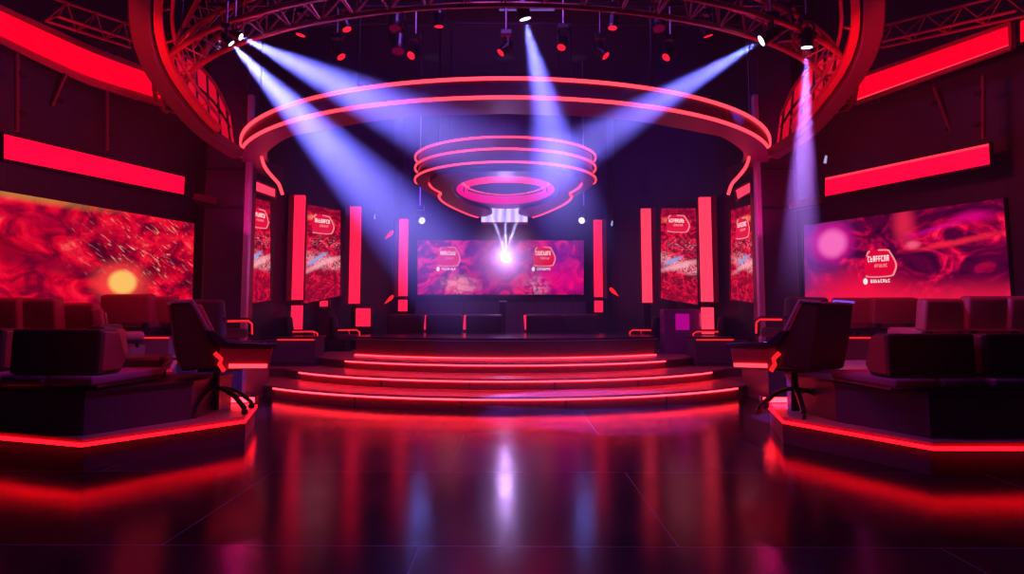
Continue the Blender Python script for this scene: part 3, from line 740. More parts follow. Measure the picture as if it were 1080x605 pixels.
def club_chair(label, cat='chair', leather='leather', group=None):
    """broad lounge seat, faces +Y, origin on its floor; back towards -Y"""
    t = thing('lounge_chair', label, cat, (0, 0, 0), 0, group)
    rot = (R(-9), 0, 0)
    MB().box((0, -.36, .50), (.94, .22, .50), (R(9), 0, 0), .055).build('backrest', leather, t, smooth=True)
    MB().box((0, .06, .22), (.80, .74, .16), None, .05).build('seat_cushion', leather, t, smooth=True)
    MB().box((0, .04, .12), (.84, .70, .06), None, .015).build('seat_frame', 'metal', t)
    MB().box((0, -.23, .50), (.74, .06, .36), (R(9), 0, 0), .028).build('back_pad', 'leather_red', t, smooth=True)
    for s in (-1, 1):
        MB().box((s*.30, -.34, .2), (.08, .06, .2)).build('back_post', 'metal', t, bevel=.01)
        for y in (-.26, .32): MB().cyl((s*.33, y, 0), (s*.33, y, .1), .03).build('leg', 'metal', t)
    return t
first = {}
def seat(px, Y, z, rz, label, k=1.0, leather='leather', group=None):
    if leather not in first:
        o = club_chair(label, 'chair', leather, group); first[leather] = o
        o.location = (X_(px, Y), Y, z); o.rotation_euler = (0, 0, rz); o.scale = (k,)*3; return o
    o = dup(first[leather], (X_(px, Y), Y, z), rz, label, (k,)*3, group)
    return o

# ---- foreground platforms: base slab with red strip and riser box on it
def platform(s, pts, label):
    """pts: front outline from the outer side to the inner end, (x,y)"""
    t = thing('seating_platform', label, 'platform', (pts[1][0], pts[1][1], 0))
    ox, oy = pts[1]
    def o(b): b.v = [(x-ox, y-oy, z) for x, y, z in b.v]; return b
    def inset(p, d): return [(x+ (0), y+d) for x, y in p]
    back = [(pts[-1][0]+s*.40, 10.2), (pts[0][0], 10.2)]
    poly = pts+back
    o(MB().prism([(x, y+.05) for x, y in pts]+back, 0, .24)).build('plinth', 'panel', t)
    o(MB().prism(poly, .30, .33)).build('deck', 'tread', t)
    o(MB().prism([(x, y+.02) for x, y in pts]+back, .24, .30)).build('edge_band', 'panel', t)
    o(MB().rect([(x, y+.0, .268) for x, y in resample([(a_, b_, 0) for a_, b_ in pts], 60) for _ in (0,)] if False else
                [(p[0], p[1], .268) for p in pts+[(back[0][0]-s*.02, back[0][1]-.02)]], .04, .034)).build('led_strip', 'led', t)
    return t
LP = [(-8.2, 8.75), (-5.9, 7.72), (X_(95, 7.16), 7.16), (X_(262, 8.72), 8.72)]
RP = [(8.3, 7.0), (5.9, 6.98), (X_(975, 6.98), 6.98), (X_(822, 8.68), 8.68)]
platform(-1, [LP[0], LP[1], LP[2], LP[3]], 'low left platform slab with glowing red edge under the near seats')
platform(1, [RP[0], RP[1], RP[2], RP[3]], 'low right platform slab with glowing red edge under the near seats')
# riser boxes
def riser(s, poly, label):
    t = thing('seating_riser', label, 'riser', (poly[0][0], poly[0][1], .33))
    b = MB().prism([(x-poly[0][0], y-poly[0][1]) for x, y in poly], 0, .42); b.build('box', 'panel', t)
    c = [sum(p[0] for p in poly)/len(poly), sum(p[1] for p in poly)/len(poly)]
    q = [(x+(x-c[0])*.01-poly[0][0], y+(y-c[1])*.01-poly[0][1]) for x, y in poly]
    MB().prism(q, .42, .46).build('top', 'black', t)
for s_, x0, x1 in ((-1, -4.6, -3.6), (1, 3.7, 4.7)):  # red strips added to light the deck behind the swivel chairs
    dl = thing('deck_fill_light', 'added low red light strip on the %s platform behind the swivel chair' % ('left' if s_ < 0 else 'right'), 'light strip', ((x0+x1)/2, 10.05, .33))
    MB().box((0, 0, .05), (x1-x0, .1, .1)).build('housing', 'metal', dl); MB().box((0, -.055, .05), (x1-x0-.04, .01, .07)).build('glowing_face', 'led_step', dl)
LR = [(X_(96, 7.35), 7.35), (X_(207, 8.5), 8.5), (X_(207, 8.5)+.05, 9.6), (-8.0, 9.6), (-8.0, 8.65), (-6.05, 7.9)]
RR = [(X_(973, 7.2), 7.2), (8.0, 7.2), (8.0, 9.6), (X_(876, 8.3)-.05, 9.6), (X_(876, 8.3), 8.3)]
riser(-1, LR, 'dark purple riser box holding the near left seats')
riser(1, RR, 'dark purple riser box holding the near right seats')
ZR = .79
near = 'dark lounge chairs seen from behind on the near risers'
nc = near_chair('near left lounge chair seen from behind, fully in view at the riser corner', near)
nc.location = (X_(97, 8.05), 8.05, ZR); nc.rotation_euler = (0, 0, R(-5)); nc.scale = (1.08,)*3
dup(nc, (X_(-8, 8.45), 8.45, ZR), R(2), 'near left lounge chair cut by the left edge of the picture', (1.08,)*3)
dup(nc, (X_(948, 7.9), 7.9, ZR-.01), R(4), 'near right lounge chair seen from behind, fully in view', (1.02,)*3)
dup(nc, (X_(1046, 7.9), 7.9, ZR-.01), R(2), 'near right lounge chair cut by the right edge of the picture', (1.02,)*3)
seat(146, 9.0, ZR, R(-75), 'lounge chair in side view behind the near left riser corner', .92, group=near)

# ---- back tiers behind the platforms
def tier(poly, z, label, strip):
    t = thing('seating_tier', label, 'platform', (poly[0][0], poly[0][1], 0))
    q = [(x-poly[0][0], y-poly[0][1]) for x, y in poly]
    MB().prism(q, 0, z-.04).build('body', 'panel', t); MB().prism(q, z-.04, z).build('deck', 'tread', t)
    (a_, b_, zz) = strip
    MB().rect([(a_[0]-poly[0][0], a_[1]-poly[0][1]-.02, zz), (b_[0]-poly[0][0], b_[1]-poly[0][1]-.02, zz)], .04, .04).build('led_strip', 'led', t)
TL = [(X_(186, 10.3), 10.3), (X_(190, 12.3), 12.3), (-6.3, 12.3), (-6.3, 14.0), (-7.1, 14.0), (-8.45, 10.3)]
TR = [(X_(884, 10.3), 10.3), (8.4, 10.3), (7.0, 14.0), (6.2, 14.0), (6.2, 12.3), (X_(878, 12.3), 12.3)]
tier(TL, .80, 'raised left seating tier with red glowing strip behind the near riser', ((TL[0][0]-1.6, 10.3), TL[0], .70))
tier(TR, .80, 'raised right seating tier with red glowing strip behind the near riser', (TR[0], (TR[0][0]+1.6, 10.3), .70))
ZT = .80
mid_ = 'oxblood lounge chairs on the back tiers'
for (px, Y, rz, k, lab) in [
    (12, 10.9, 0, 1.02, 'red-lit lounge chair at far left edge of the back tier'),
    (55, 11.0, -6, 1.02, 'red-lit lounge chair, second from left on the left back tier'),
    (96, 11.2, -8, .92, 'red-lit lounge chair in the middle of the left back tier'),
    (128, 10.7, -60, .80, 'lounge chair turned sideways on the left back tier'),
    (150, 12.6, -5, 1.0, 'red-lit lounge chair below the yellow ball screen, left one of a pair'),
    (176, 12.9, -5, .95, 'red-lit lounge chair near the right edge of the left wall screen'),
    (1066, 11.0, 6, 1.05, 'red-lit lounge chair at far right edge of the back tier'),
    (1026, 11.0, 4, 1.05, 'red-lit lounge chair, second from right on the right back tier'),
    (976, 11.0, 12, 1.0, 'red-lit lounge chair in the middle of the right back tier'),
    (929, 12.6, 4, .92, 'red-lit lounge chair below the round emblem of the right screen'),
    (893, 12.7, 0, .92, 'red-lit lounge chair near the left edge of the right wall screen')]:
    zz = (ZT if Y < 14 else 0) + (.30 if Y < 12 else .42)
    seat(px, Y, zz, R(rz), lab, k, 'leather_red', mid_)
# long bench plinths under those rows
def bench(px0, px1, Y, z0, z1, label):
    a_, b_ = X_(px0, Y), X_(px1, Y)
    t = thing('bench_plinth', label, 'plinth', ((a_+b_)/2, Y+.1, z0))
    MB().box((0, 0, (z1-z0)/2), (b_-a_, 1.0, z1-z0)).build('body', 'step', t, bevel=.01)
    MB().box((0, -.51, z1-z0-.03), ((b_-a_), .02, .025)).build('led_strip', 'led_edge', t)
bench(2, 136, 11.0, .80, 1.10, 'long plinth under the front row of the left back tier')
bench(938, 1066, 11.0, .80, 1.10, 'long plinth under the front row of the right back tier')
bench(134, 192, 12.75, .80, 1.22, 'short plinth under the pair of chairs on the left back tier')
bench(875, 946, 12.75, .80, 1.22, 'short plinth under the pair of chairs on the right back tier')
# row of dark chairs behind the stage counter
row = 'dark chairs in a row behind the curved counter'
for i, (px, lab) in enumerate([(430, 'dark chair at the left end of the row behind the stage counter'), (470, 'second dark chair from left behind the stage counter'), (511, 'dark chair just left of the lavender post behind the counter'),
                               (573, 'dark chair just right of the lavender post behind the counter'), (610, 'dark chair at the right end of the row behind the stage counter')]):
    seat(px, 20.3, .78, 0, lab, 1.12, 'leather', row)
# low platform under that row
rp_ = MB().box((0, 0, .075), (7.0, 1.4, .15)).build('low_podium', 'panel', bevel=.01); rp_.location = (0, 20.35, .63)
tag(rp_, 'low dark podium carrying the row of chairs behind the counter', 'podium')
rl = thing('red_rail_light', 'row of small red lights between the chairs behind the counter', 'light', (0, 20.9, .78))
for px, s in ((450, 1), (491, 1), (529, 1), (554.5, -1), (592.5, 1), (627, 1)):
    MB().box((X_(px, 20.9), 0, .6), (.10, .04, .44), (0, R(4*s), 0)).build('glowing_panel', 'bar_red', rl)
    MB().box((X_(px, 20.9), .03, .2), (.06, .04, .4)).build('post', 'metal', rl)

# hall side chairs
side = 'dark armchairs beside the stage'
def arm_chair(label, group=None):
    t = thing('armchair', label, 'chair', (0, 0, 0), 0, group)
    MB().box((0, -.34, .62), (.80, .16, .62), (R(8), 0, 0), .06).build('backrest', 'leather', t, smooth=True)
    MB().box((0, .02, .36), (.66, .66, .16), None, .05).build('seat_cushion', 'leather', t, smooth=True)
    for s in (-1, 1):
        MB().rect([(s*.40, -.36, .60), (s*.40, .20, .60), (s*.40, .30, .54), (s*.40, .32, .30)], .07, .05).build('armrest', 'cap', t)
        MB().rect([(s*.44, -.30, .57), (s*.44, .20, .57), (s*.44, .285, .52), (s*.44, .30, .34)], .012, .03).build('led_trim', 'led_edge', t)
    MB().cyl((0, 0, .06), (0, 0, .3), .05).build('pedestal', 'metal', t)
    MB().cyl((0, 0, 0), (0, 0, .06), .28, .2, 24).build('base', 'metal', t)
    return t
ac = arm_chair('dark armchair with red lit armrest behind the left side counter', side)
ac.location = (-4.98, 17.0, .63); ac.rotation_euler = (0, 0, R(-70)); ac.scale = (1.0,)*3
for (px, Y, z, rz, k, lab) in [(744, 17.0, .63, 70, 1.0, 'dark armchair with red lit armrest behind the right side counter'),
    (364, 18.7, .63, -60, 1.0, 'dark armchair in front of the low red light block'), (680, 18.6, .63, 60, 1.0, 'dark armchair below the second right light bar'),
    (233, 12.9, .86, -20, 1.1, 'dark armchair between left wall screen and swivel chair'), (832, 12.9, .86, 20, 1.15, 'dark armchair between right column and swivel chair'),
    (205, 13.6, .86, 10, 1.0, 'dark armchair at foot of the left column'), (868, 13.6, .86, -10, 1.0, 'dark armchair at foot of the right column')]:
    dup(ac, (X_(px, Y), Y, z), R(rz), lab, (k,)*3)
for s, pxc, nm in ((-1, 228, 'left'), (1, 840, 'right')):
    b = thing('seating_tier', 'dark block carrying two armchairs at the foot of the %s column' % nm, 'platform', (s*5.47, 13.2, 0))
    MB().box((0, 0, .41), (1.42, 1.4, .82)).build('body', 'panel', b, bevel=.01); MB().box((0, 0, .84), (1.46, 1.44, .04)).build('deck', 'tread', b)
    MB().box((-s*.1, -.71, .76), (1.2, .02, .03)).build('led_strip', 'led_edge', b)

# ---- the two big swivel chairs
def swivel(s, loc, rz, label, k=1.0):
    """faces +X (s=-1) / -X (s=1) in its own frame"""
    t = thing('swivel_chair', label, 'chair', loc, rz); t.scale = (k, k, k)
    f = -s  # facing sign on x
    W = .46
    def fr(u, v, w): return (f*u, w, v)
    shell = [(-.60, 1.42), (-.36, 1.44), (-.16, 1.06), (.02, .86), (-.04, .74), (-.02, .62), (-.44, .58), (-.52, .9)]
    MB().prism_axis(shell, -W, W, fr).build('back_shell', 'leather', t, bevel=.04, seg=3)
    pad = [(-.34, 1.40), (-.24, 1.41), (.02, .88), (-.10, .86)]
    MB().prism_axis(pad, -W+.1, W-.1, fr).build('back_pad', 'leather_red', t, bevel=.03)
    edge = [(-.61, 1.43), (-.35, 1.455), (-.14, 1.07), (.06, .85)]
    for w in (-W-.01, W+.01):
        MB().rect([fr(u, v, w) for u, v in edge], .03, .03).build('metal_edge', 'frame', t)
        side_ = [(-.02, .90), (.62, .86), (.58, .60), (.04, .57), (-.02, .72)]
        a_, b_ = (w-.02, w+.08) if w < 0 else (w-.08, w+.02)
        MB().prism_axis(side_, a_, b_, fr).build('arm_panel', 'leather_red', t, bevel=.02)
        cap = [(-.20, 1.08), (-.10, 1.08), (.08, .93), (.66, .90), (.66, .85), (.05, .865), (-.06, .90)]
        MB().prism_axis(cap, a_-.02, b_+.02, fr).build('armrest', 'cap', t, bevel=.012)
        ww = w-.035 if w < 0 else w+.035
        MB().box(fr(.32, .625, ww), (.46, .02, .05), (0, R(2)*f, 0)).build('led_strip', 'led_soft', t)
        MB().rect([fr(-.08, .80, ww-.004*f), fr(.0, .72, ww), fr(-.02, .66, ww), fr(.04, .57, ww)], .014, .05).build('led_trim', 'led_edge', t)
    MB().prism_axis([(-.1, .86), (.60, .84), (.60, .62), (-.1, .60)], -W+.09, W-.09, fr).build('seat', 'leather', t, bevel=.04)
    MB().box(fr(-.43, .72, 0), (.06, .5, .16), None, .02).build('lumbar_plate', 'cap', t)
    MB().box((0, 0, .565), (.5, .46, .04), None, .01).build('mechanism', 'metal', t)
    MB().cyl((0, 0, .04), (0, 0, .56), .055, .045).build('post', 'metal', t)
    for i in range(5):
        a_ = R(20+72*i); c_, d_ = math.cos(a_), math.sin(a_)
        sp = [(0, 0, .32), (.12*c_, .12*d_, .31), (.30*c_, .30*d_, .24), (.46*c_, .46*d_, .12), (.5*c_, .5*d_, .08)]
        l = MB().rect([tuple(p) for p in crom(sp, 12)], .06, .045).build('leg', 'metal', t, bevel=.008)
        cs = MB().cyl((.5*c_-.02*d_, .5*d_+.02*c_, .04), (.5*c_+.02*d_, .5*d_-.02*c_, .04), .04, n=12).build('caster', 'metal', l)
    return t
swivel(-1, (X_(232, 9.05), 9.05, .33), R(28), 'large dark red swivel armchair on the inner end of the left platform')
swivel(1, (X_(834, 8.95), 8.95, .33), R(-50), 'large dark red swivel armchair on the inner end of the right platform')

# ================================================================ LAMPS
def aim(vec):
    return Vector(vec).normalized().to_track_quat('-Z', 'Y')
def moving_head(loc, direction, label, lens='lens_dot', k=1.0, hang=.6, group=None, top=None):
    t = thing('moving_head_light', label, 'stage light', loc, 0, group)
    d = Vector(direction).normalized(); q = d.to_track_quat('-Z', 'Y').to_matrix()
    def o(b): b.v = [tuple(q @ Vector(v)*k) for v in b.v]; return b
    head = o(MB().cyl((0, 0, .06), (0, 0, .28), .115, .12, 20).cyl((0, 0, .28), (0, 0, .38), .12, .06, 20)).build('head', 'metal', t)
    o(MB().cyl((0, 0, .0), (0, 0, .06), .125, .118, 20)).build('bezel', 'metal', head)
    o(MB().cyl((0, 0, -.004), (0, 0, .001), .10, .10, 20)).build('lens', lens, head)
    c = q @ Vector((0, 0, .2))*k; xs = q @ Vector((1, 0, 0)); xs.z = 0; xs.normalize()
    for s in (-1, 1):
        p = c+xs*(s*.15*k)
        MB().rect([p+Vector((0, 0, -.03)), p+Vector((0, 0, .2*k)), c+xs*(s*.1*k)+Vector((0, 0, .3*k))], .02, .05*k).build('yoke_arm', 'metal', t)
    MB().box(c+Vector((0, 0, .35*k)), (.26*k, .2*k, .12*k), None, .01).build('base', 'metal', t)
    MB().cyl(c+Vector((0, 0, .4*k)), c+Vector((0, 0, .4*k+hang)), .018).build('clamp_rod', 'gold', t)
    return t
def spot(loc, direction, power, ang, col, blend=.6, size=.05, name='spot'):
    l = bpy.data.lights.new(name, 'SPOT'); l.energy = power; l.spot_size = R(ang); l.color = col; l.spot_blend = blend; l.shadow_soft_size = size
    o = bpy.data.objects.new(name, l); COL.objects.link(o); d = Vector(direction).normalized()
    o.location = Vector(loc)+d*.03; o.rotation_mode = 'QUATERNION'; o.rotation_quaternion = aim(d); return o
BLUE = (.13, .13, 1.0)
BEAMS = [  # px, py, Y, target px, py, Y, power, angle, length, density
    (244, 46, 9.5, 364, 172, 10.0, 11000, 21, 5.8, .17, 'moving head light sending the steep left blue beam', 'steep blue light beam at left, lower one of the pair'),
    (254, 39, 9.8, 402, 112, 9.9, 10000, 19, 5.8, .17, 'moving head light sending the shallow left blue beam', 'shallow blue light beam at left, upper one of the pair'),
    (554, 20, 9.5, 584, 150, 9.8, 5500, 23, 3.8, .15, 'moving head light at top center with a round white lens', 'blue light beam falling from the top center lamp'),
    (803, 43, 9.7, 640, 140, 10.1, 8500, 15, 5.4, .16, 'moving head light sending the right blue beam toward the stage', 'blue light beam slanting from upper right toward the stage'),
    (851, 50, 10.1, 847, 170, 10.3, 8000, 12, 4.0, .17, 'moving head light sending a narrow beam straight down at right', 'narrow violet light beam falling straight down at right'),
]
def haze_mat(name, L_, tanh, dens, flat, fade0, col=(1, 1, 1)):
    """haze added in the shape of the beam to make it show: thickens away from the lamp, thins out at the rim and at the far end"""
    m = bpy.data.materials.new(name); m.use_nodes = True; nt = m.node_tree; nt.nodes.clear(); N = nt.nodes; K = nt.links
    out = N.new('ShaderNodeOutputMaterial'); vs = N.new('ShaderNodeVolumeScatter'); vs.inputs['Color'].default_value = (*col, 1)
    K.new(vs.outputs[0], out.inputs['Volume'])
    tc = N.new('ShaderNodeTexCoord'); sp = N.new('ShaderNodeSeparateXYZ'); K.new(tc.outputs['Object'], sp.inputs[0])
    def mth(op, a, b=None, c=None):
        n = N.new('ShaderNodeMath'); n.operation = op
        for i, v in enumerate((a, b, c)):
            if v is None: continue
            if isinstance(v, (int, float)): n.inputs[i].default_value = v
            else: K.new(v, n.inputs[i])
        return n.outputs[0]
    z = mth('MULTIPLY', sp.outputs[2], -1)
    rho = mth('SQRT', mth('ADD', mth('MULTIPLY', sp.outputs[0], sp.outputs[0]), mth('MULTIPLY', sp.outputs[1], sp.outputs[1])))
    rr = mth('DIVIDE', rho, mth('MULTIPLY_ADD', z, tanh, .05))
    rim = N.new('ShaderNodeMapRange'); rim.interpolation_type = 'SMOOTHSTEP'; K.new(rr, rim.inputs['Value'])
    rim.inputs['From Min'].default_value = 1.0; rim.inputs['From Max'].default_value = .45
    far = N.new('ShaderNodeMapRange'); far.interpolation_type = 'SMOOTHSTEP'; K.new(z, far.inputs['Value'])
    far.inputs['From Min'].default_value = L_; far.inputs['From Max'].default_value = L_*fade0
    d = mth('MULTIPLY', mth('MULTIPLY', rim.outputs[0], far.outputs[0]), mth('MULTIPLY', mth('POWER', mth('ADD', mth('MAXIMUM', z, 0), .3), flat), dens))
    K.new(d, vs.inputs['Density'])
    return m
def beam(loc, direction, L_, ang, dens, label, flat=.7, fade0=.25):  # cone of denser haze added so the spot's beam shows
    th = math.tan(R(ang/2))
    b = MB().cyl((0, 0, -.02), (0, 0, -L_), .06, .06+th*L_, 32)
    o = b.build('light_beam', haze_mat('beam_haze', L_, th, dens, flat, fade0)); o.location = loc
    o.rotation_mode = 'QUATERNION'; o.rotation_quaternion = aim(direction)
    tag(o, label, 'light beam', 'light beams in the haze'); return o
for (px, py, Y, tx, ty, TY, pw_, an_, L_, dn_, lab, blab) in BEAMS:
    a_ = P(px, py, Y); d = P(tx, ty, TY)-a_
    k = .5 if px < 300 else .8
    moving_head(a_, d, lab, 'white_lamp', k, .35)
    spot(a_, d, pw_, an_*1.15, BLUE if px != 851 else (.42, .15, 1.0), .5, .03)
    spot(a_, d, pw_*.35, an_*.7, (.55, .5, 1.0), .9, .03)
    beam(a_, d, L_, an_, dn_, blab)
moving_head(P(826, 44, 10.3), (.1, .2, -1), 'unlit moving head light with open yoke between the two right beams', 'dim_lens', 1.0, .35)
spot(P(840, 60, 10.5), P(740, 150, 13)-P(840, 60, 10.5), 350, 20, (.18, .14, 1.0), .9)
# the bright star lamp in front of the center screen, its fan of rays and two bright dots
star = P(533, 272, 21.0)
sl = thing('star_lamp', 'blinding white lamp hanging in front of the center screen', 'stage light', star)
MB().sphere((0, 0, 0), .13, 20, 12).build('bulb', 'white_lamp', sl, smooth=True)
MB().cyl((0, .12, 0), (0, .32, 0), .16, .12, 16).build('housing', 'metal', sl)
MB().cyl((0, .25, .1), (0, .25, 9.5-star.z), .012).build('cable', 'metal', sl)
pl = bpy.data.lights.new('star_point', 'POINT'); pl.energy = 110; pl.color = (.62, .34, 1.0); pl.shadow_soft_size = .05
po = bpy.data.objects.new('star_point', pl); COL.objects.link(po); po.location = star+Vector((0, -.24, 0))
def halo_haze(loc, r, dens, label):  # haze ball added around the lamp to draw its halo
    m = bpy.data.materials.new('smoke'); m.use_nodes = True; nt = m.node_tree; nt.nodes.clear(); N = nt.nodes; K = nt.links
    out = N.new('ShaderNodeOutputMaterial'); vs = N.new('ShaderNodeVolumeScatter'); vs.inputs['Color'].default_value = (1, 1, 1, 1); K.new(vs.outputs[0], out.inputs['Volume'])
    tc = N.new('ShaderNodeTexCoord'); ln = N.new('ShaderNodeVectorMath'); ln.operation = 'LENGTH'; K.new(tc.outputs['Object'], ln.inputs[0])
    mr = N.new('ShaderNodeMapRange'); mr.interpolation_type = 'SMOOTHERSTEP'; mr.inputs['From Min'].default_value = r; mr.inputs['From Max'].default_value = 0; mr.inputs['To Max'].default_value = dens
    K.new(ln.outputs['Value'], mr.inputs['Value']); K.new(mr.outputs[0], vs.inputs['Density'])
    o = MB().sphere((0, 0, 0), r, 24, 16).build('halo_haze_ball', m); o.location = loc; o['kind'] = 'stuff'; return tag(o, label, 'haze')
halo_haze(star+Vector((0, -.24, 0)), 1.6, .55, 'added haze ball for the violet glow around the blinding white lamp')
for i, tx in enumerate((516, 533, 550)):
    d_ = P(tx, 226, 20.9)-star
    spot(star+Vector((0, -.1, .16)), d_, 5000, 6, (.5, .5, 1.0), .5, .02)
    beam(star+Vector((0, -.1, .16)), d_, 1.9, 6, 1.6, ('thin ray leaning left above the blinding white lamp', 'thin vertical ray above the blinding white lamp', 'thin ray leaning right above the blinding white lamp')[i], .6, .5)
for px, sgn, lab in ((445, 1, 'small round white lamp above the left end of the center screen'), (613.5, -1, 'small round white lamp above the right end of the center screen')):
    a_ = P(px, 232.5, 20.5); d = Vector((sgn*.5, -1, -.35)).normalized()
    moving_head(a_, d, lab, 'lens_dot', 1.0, 9.5-a_.z-.45)
    spot(a_, P(533+sgn*-(90), 300, 18)-a_, 50, 60, (.2, .2, 1.0), .9)
# idle heads with red lenses
idle = 'idle stage lights with red lenses under the truss'
IL = [(317, 37, 10.0, (-.25, -.35, -1), 'leftmost red-lens stage light in the upper row'), (366, 31, 10.0, (.45, -.5, -1), 'second red-lens stage light in the upper row'),
      (360, 60, 12.5, (.7, -.6, -1), 'red-lens stage light lowest at left, above the big ring'), (433.5, 58.5, 12.5, (-.6, -1.1, -.9), 'red-lens stage light left of center above the big ring'),
      (463, 28, 10.0, (0, -.25, -1), 'red-lens stage light in upper row just left of center'), (528, 55.5, 12.5, (-.8, -.6, -.9), 'red-lens stage light directly above ring center'),
      (592, 50, 12.5, (-.3, -.8, -1), 'red-lens stage light right of the white center lamp'), (639, 59, 12.5, (.8, -.7, -.9), 'red-lens stage light tilted right above the big ring'),
      (646, 29.5, 10.0, (-.1, -.5, -1), 'red-lens stage light in upper row right of center'), (702.5, 60.5, 12.5, (-.8, -.7, -.9), 'rightmost red-lens stage light above the big ring'),
      (747, 38, 10.0, (.3, -.2, -1), 'rightmost red-lens stage light in the upper row')]
for px, py, Y, d, lab in IL:
    moving_head(P(px, py, Y), Vector(d)+Vector((0, .35, 0)), lab, 'red_lens', .66 if Y < 12 else .8, .4 if Y < 12 else .6, idle)
for px, py, lab in ((417, 30, 'unlit black stage light in upper row at left'), (420, 54, 'unlit black stage light above the ring at left'), (695, 30, 'unlit black stage light in upper row at right')):
    moving_head(P(px, py, 11.0), (0, -.3, -1), lab, 'dim_lens', 1.0, .3, 'unlit stage lights under the truss')
# pipe they hang from
for Y, z, nm in ((12.7, P(533, 25, 12.7).z, 'rear'), (10.2, P(533, 5, 10.2).z, 'front')):
    t = thing('lighting_pipe', '%s horizontal black pipe carrying the red-lens stage lights' % nm, 'pipe', (0, Y, z))
    MB().cyl((-4.6, 0, 0), (4.6, 0, 0), .03).build('pipe', 'metal', t)
    for x in (-4, 0, 4): MB().cyl((x, 0, 0), (x, 0, 9.5-z), .012).build('hanger_rod', 'metal', t)
t = thing('tube_light', 'thin violet tube light behind the top center lamp', 'tube light', P(555, 10.5, 12.9))
MB().cyl((-.53, 0, 0), (.55, 0, 0), .018).build('tube', 'blue_glint', t); MB().cyl((-.53, .03, .03), (.55, .03, .03), .02).build('holder', 'metal', t)
for (px, py, Y, lab) in ((395, 231, 21.0, 'small wall spotlight left of the center screen, upper left hall wall'), (645, 238, 20.6, 'small wall spotlight between the right bar lights'), (870, 172, 13.8, 'small white hook lamp left of the right light box'), (231, 52, 12.0, 'small pale hanging lamp left of the left blue beams')):
    t = thing('wall_spotlight', lab, 'lamp', P(px, py, Y))
    MB().cyl((0, 0, 0), (.02, -.03, .15), .03, .02, 10).build('tube', emit('pale_tube', (.5, .5, .9), .8), t)
    MB().rect([(.02, 0, .15), (.02, .05, .3), (.02, .3, .34)], .03, .03).build('arm', 'metal', t)
# curved arrow-shaped red wall ornaments between the inner bars
for (px, py, Y, s, lab) in ((411, 247, 21.6, 1, 'small red leaf-shaped wall light, upper one left of center screen'), (411, 315, 21.6, 1, 'small red leaf-shaped wall light, lower one left of center screen'), (647, 307, 21.4, -1, 'small red leaf-shaped wall light right of center screen')):
    t = thing('leaf_wall_light', lab, 'wall light', P(px, py, Y))
    pts = crom([(-.16, -.16, 0), (-.04, .02, 0), (.08, .12, 0), (.12, .06, 0), (.03, -.05, 0), (-.16, -.16, 0)], 20)[:-1]
    MB().prism_axis([(s*p.x, p.y) for p in pts], -.03, .03, lambda u, v, w: (u, w, v)).build('glowing_leaf', 'led_edge', t)
    MB().box((0, .06, 0), (.1, .06, .1)).build('bracket', 'metal', t)

# dim frames and poles on the upper side walls
def pole(px, py0, py1, Y, label, tilt=0):
    a_ = P(px, py0, Y); b_ = P(px+tilt, py1, Y)
    t = thing('wall_pole', label, 'pole', b_)
    MB().cyl((0, 0, 0), a_-b_, .035).build('tube', 'hoop', t)
    for u in (.25, .75): MB().box((a_-b_)*u+Vector((0, .08, 0)), (.1, .16, .06)).build('clamp', 'metal', t)
pole(18, 56, 138, 10.9, 'dim vertical pole at upper left above the left light box')
pole(113, 92, 158, 12.6, 'dim vertical pole right of center on upper left wall')
pole(70, 78, 112, 11.9, 'dim slanted red strut on the upper left wall', -15)
pole(1037, 80, 146, 11.2, 'dim vertical pole at upper right above the right light box')
pole(985, 92, 150, 12.3, 'dim slanted strut on the upper right wall', 22)
for s, pts, lab in ((-1, [(205, 207, 14.5), (228, 212, 14.5)], 'small red-lit ledge right of the left light box'), (1, [(833, 216, 14.4), (868, 210, 14.5)], 'small red-lit ledge left of the right light box')):
    a_, b_ = P(*pts[0]), P(*pts[1]); t = thing('wall_ledge', lab, 'ledge', a_)
    MB().rect([(0, 0, 0), b_-a_], .1, .14).build('shelf', 'hoop', t); MB().rect([(0, .05, -.1), b_-a_+Vector((0, .05, -.1))], .04, .06).build('bracket', 'metal', t)

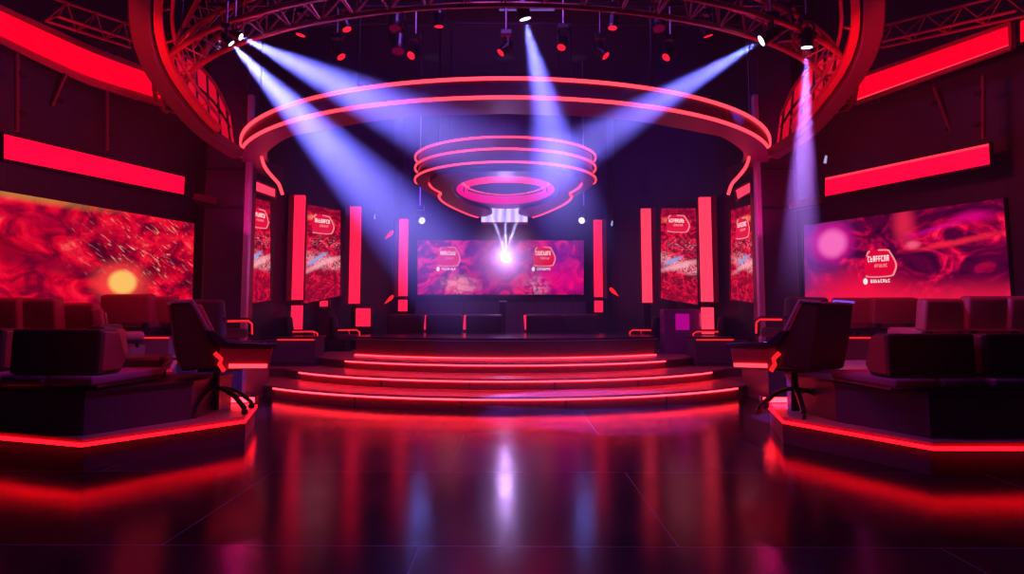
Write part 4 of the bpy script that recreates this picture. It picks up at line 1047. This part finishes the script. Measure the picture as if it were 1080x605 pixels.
# ================================================================ WASH LIGHTS (unseen lamps added for fill, no fixtures)
def area(loc, direction, power, size, col, name='fill_light'):
    l = bpy.data.lights.new(name, 'AREA'); l.energy = power; l.size = size; l.color = col
    o = bpy.data.objects.new(name, l); COL.objects.link(o); o.location = loc; o.rotation_mode = 'QUATERNION'; o.rotation_quaternion = aim(direction); return o
area((0, 16.5, 5.75), (0, 1, -.25), 420, 2, (.30, .06, 1.0))  # unseen violet panel added behind the ring to tint the back wall
for s_ in (-1, 1): spot((s_*2.0, 3.5, 8.6), Vector((s_*3.9, 9.2, 1.0))-Vector((s_*2.0, 3.5, 8.6)), 900, 26, (1, .03, .09), .9, .15, 'chair_fill')  # red spots added without lamps, to redden the swivel chairs
area((0, 8.5, 9.0), (0, .05, -1), 190, 2, (.42, .10, .9))  # unseen violet lamp added overhead to tint chair edges and floor
for s_ in (-1, 1):
    area((s_*6.5, 10.6, 3.9), (-s_*.35, -.25, 1), 20, .6, (1, .01, .03), 'red_fill')  # added below the hoop to redden it
    area((s_*5.3, 14.0, 3.0), (-s_*.35, -.35, 1), 28, .4, (1, .01, .22), 'ring_fill')  # added by the columns to turn the ring soffit magenta
    area((s_*4.6, 9.9, 5.2), (s_*.9, .25, -.6), 80, .6, (1, .02, .06), 'tier_fill')  # added to redden the seats on the tiers
    spot((s_*3.2, 10.4, 3.2), (s_*.8, -.3, -1), 10, 70, (1, .02, .05), .8, .1) if False else None


spot(P(554, 20, 9.6), Vector((-.15, 5.3, 0))-P(554, 20, 9.6), 1300, 17, (.30, .22, 1.0), 1.0, .05, 'floor_patch')  # extra spot added at the top center lamp for a blue floor patch
# ================================================================ HAZE
w = bpy.data.worlds.new('world'); sc.world = w; w.use_nodes = True
nt = w.node_tree; bg = nt.nodes['Background']; bg.inputs[0].default_value = (.0, .0, .0, 1); bg.inputs[1].default_value = 0
vs_ = nt.nodes.new('ShaderNodeVolumeScatter'); vs_.inputs['Density'].default_value = HAZE; vs_.inputs['Color'].default_value = (1, 1, 1, 1); vs_.inputs['Anisotropy'].default_value = 0
nt.links.new(vs_.outputs[0], nt.nodes['World Output'].inputs['Volume'])
for o in COL.objects:
    if 'n' in o.keys(): del o['n']
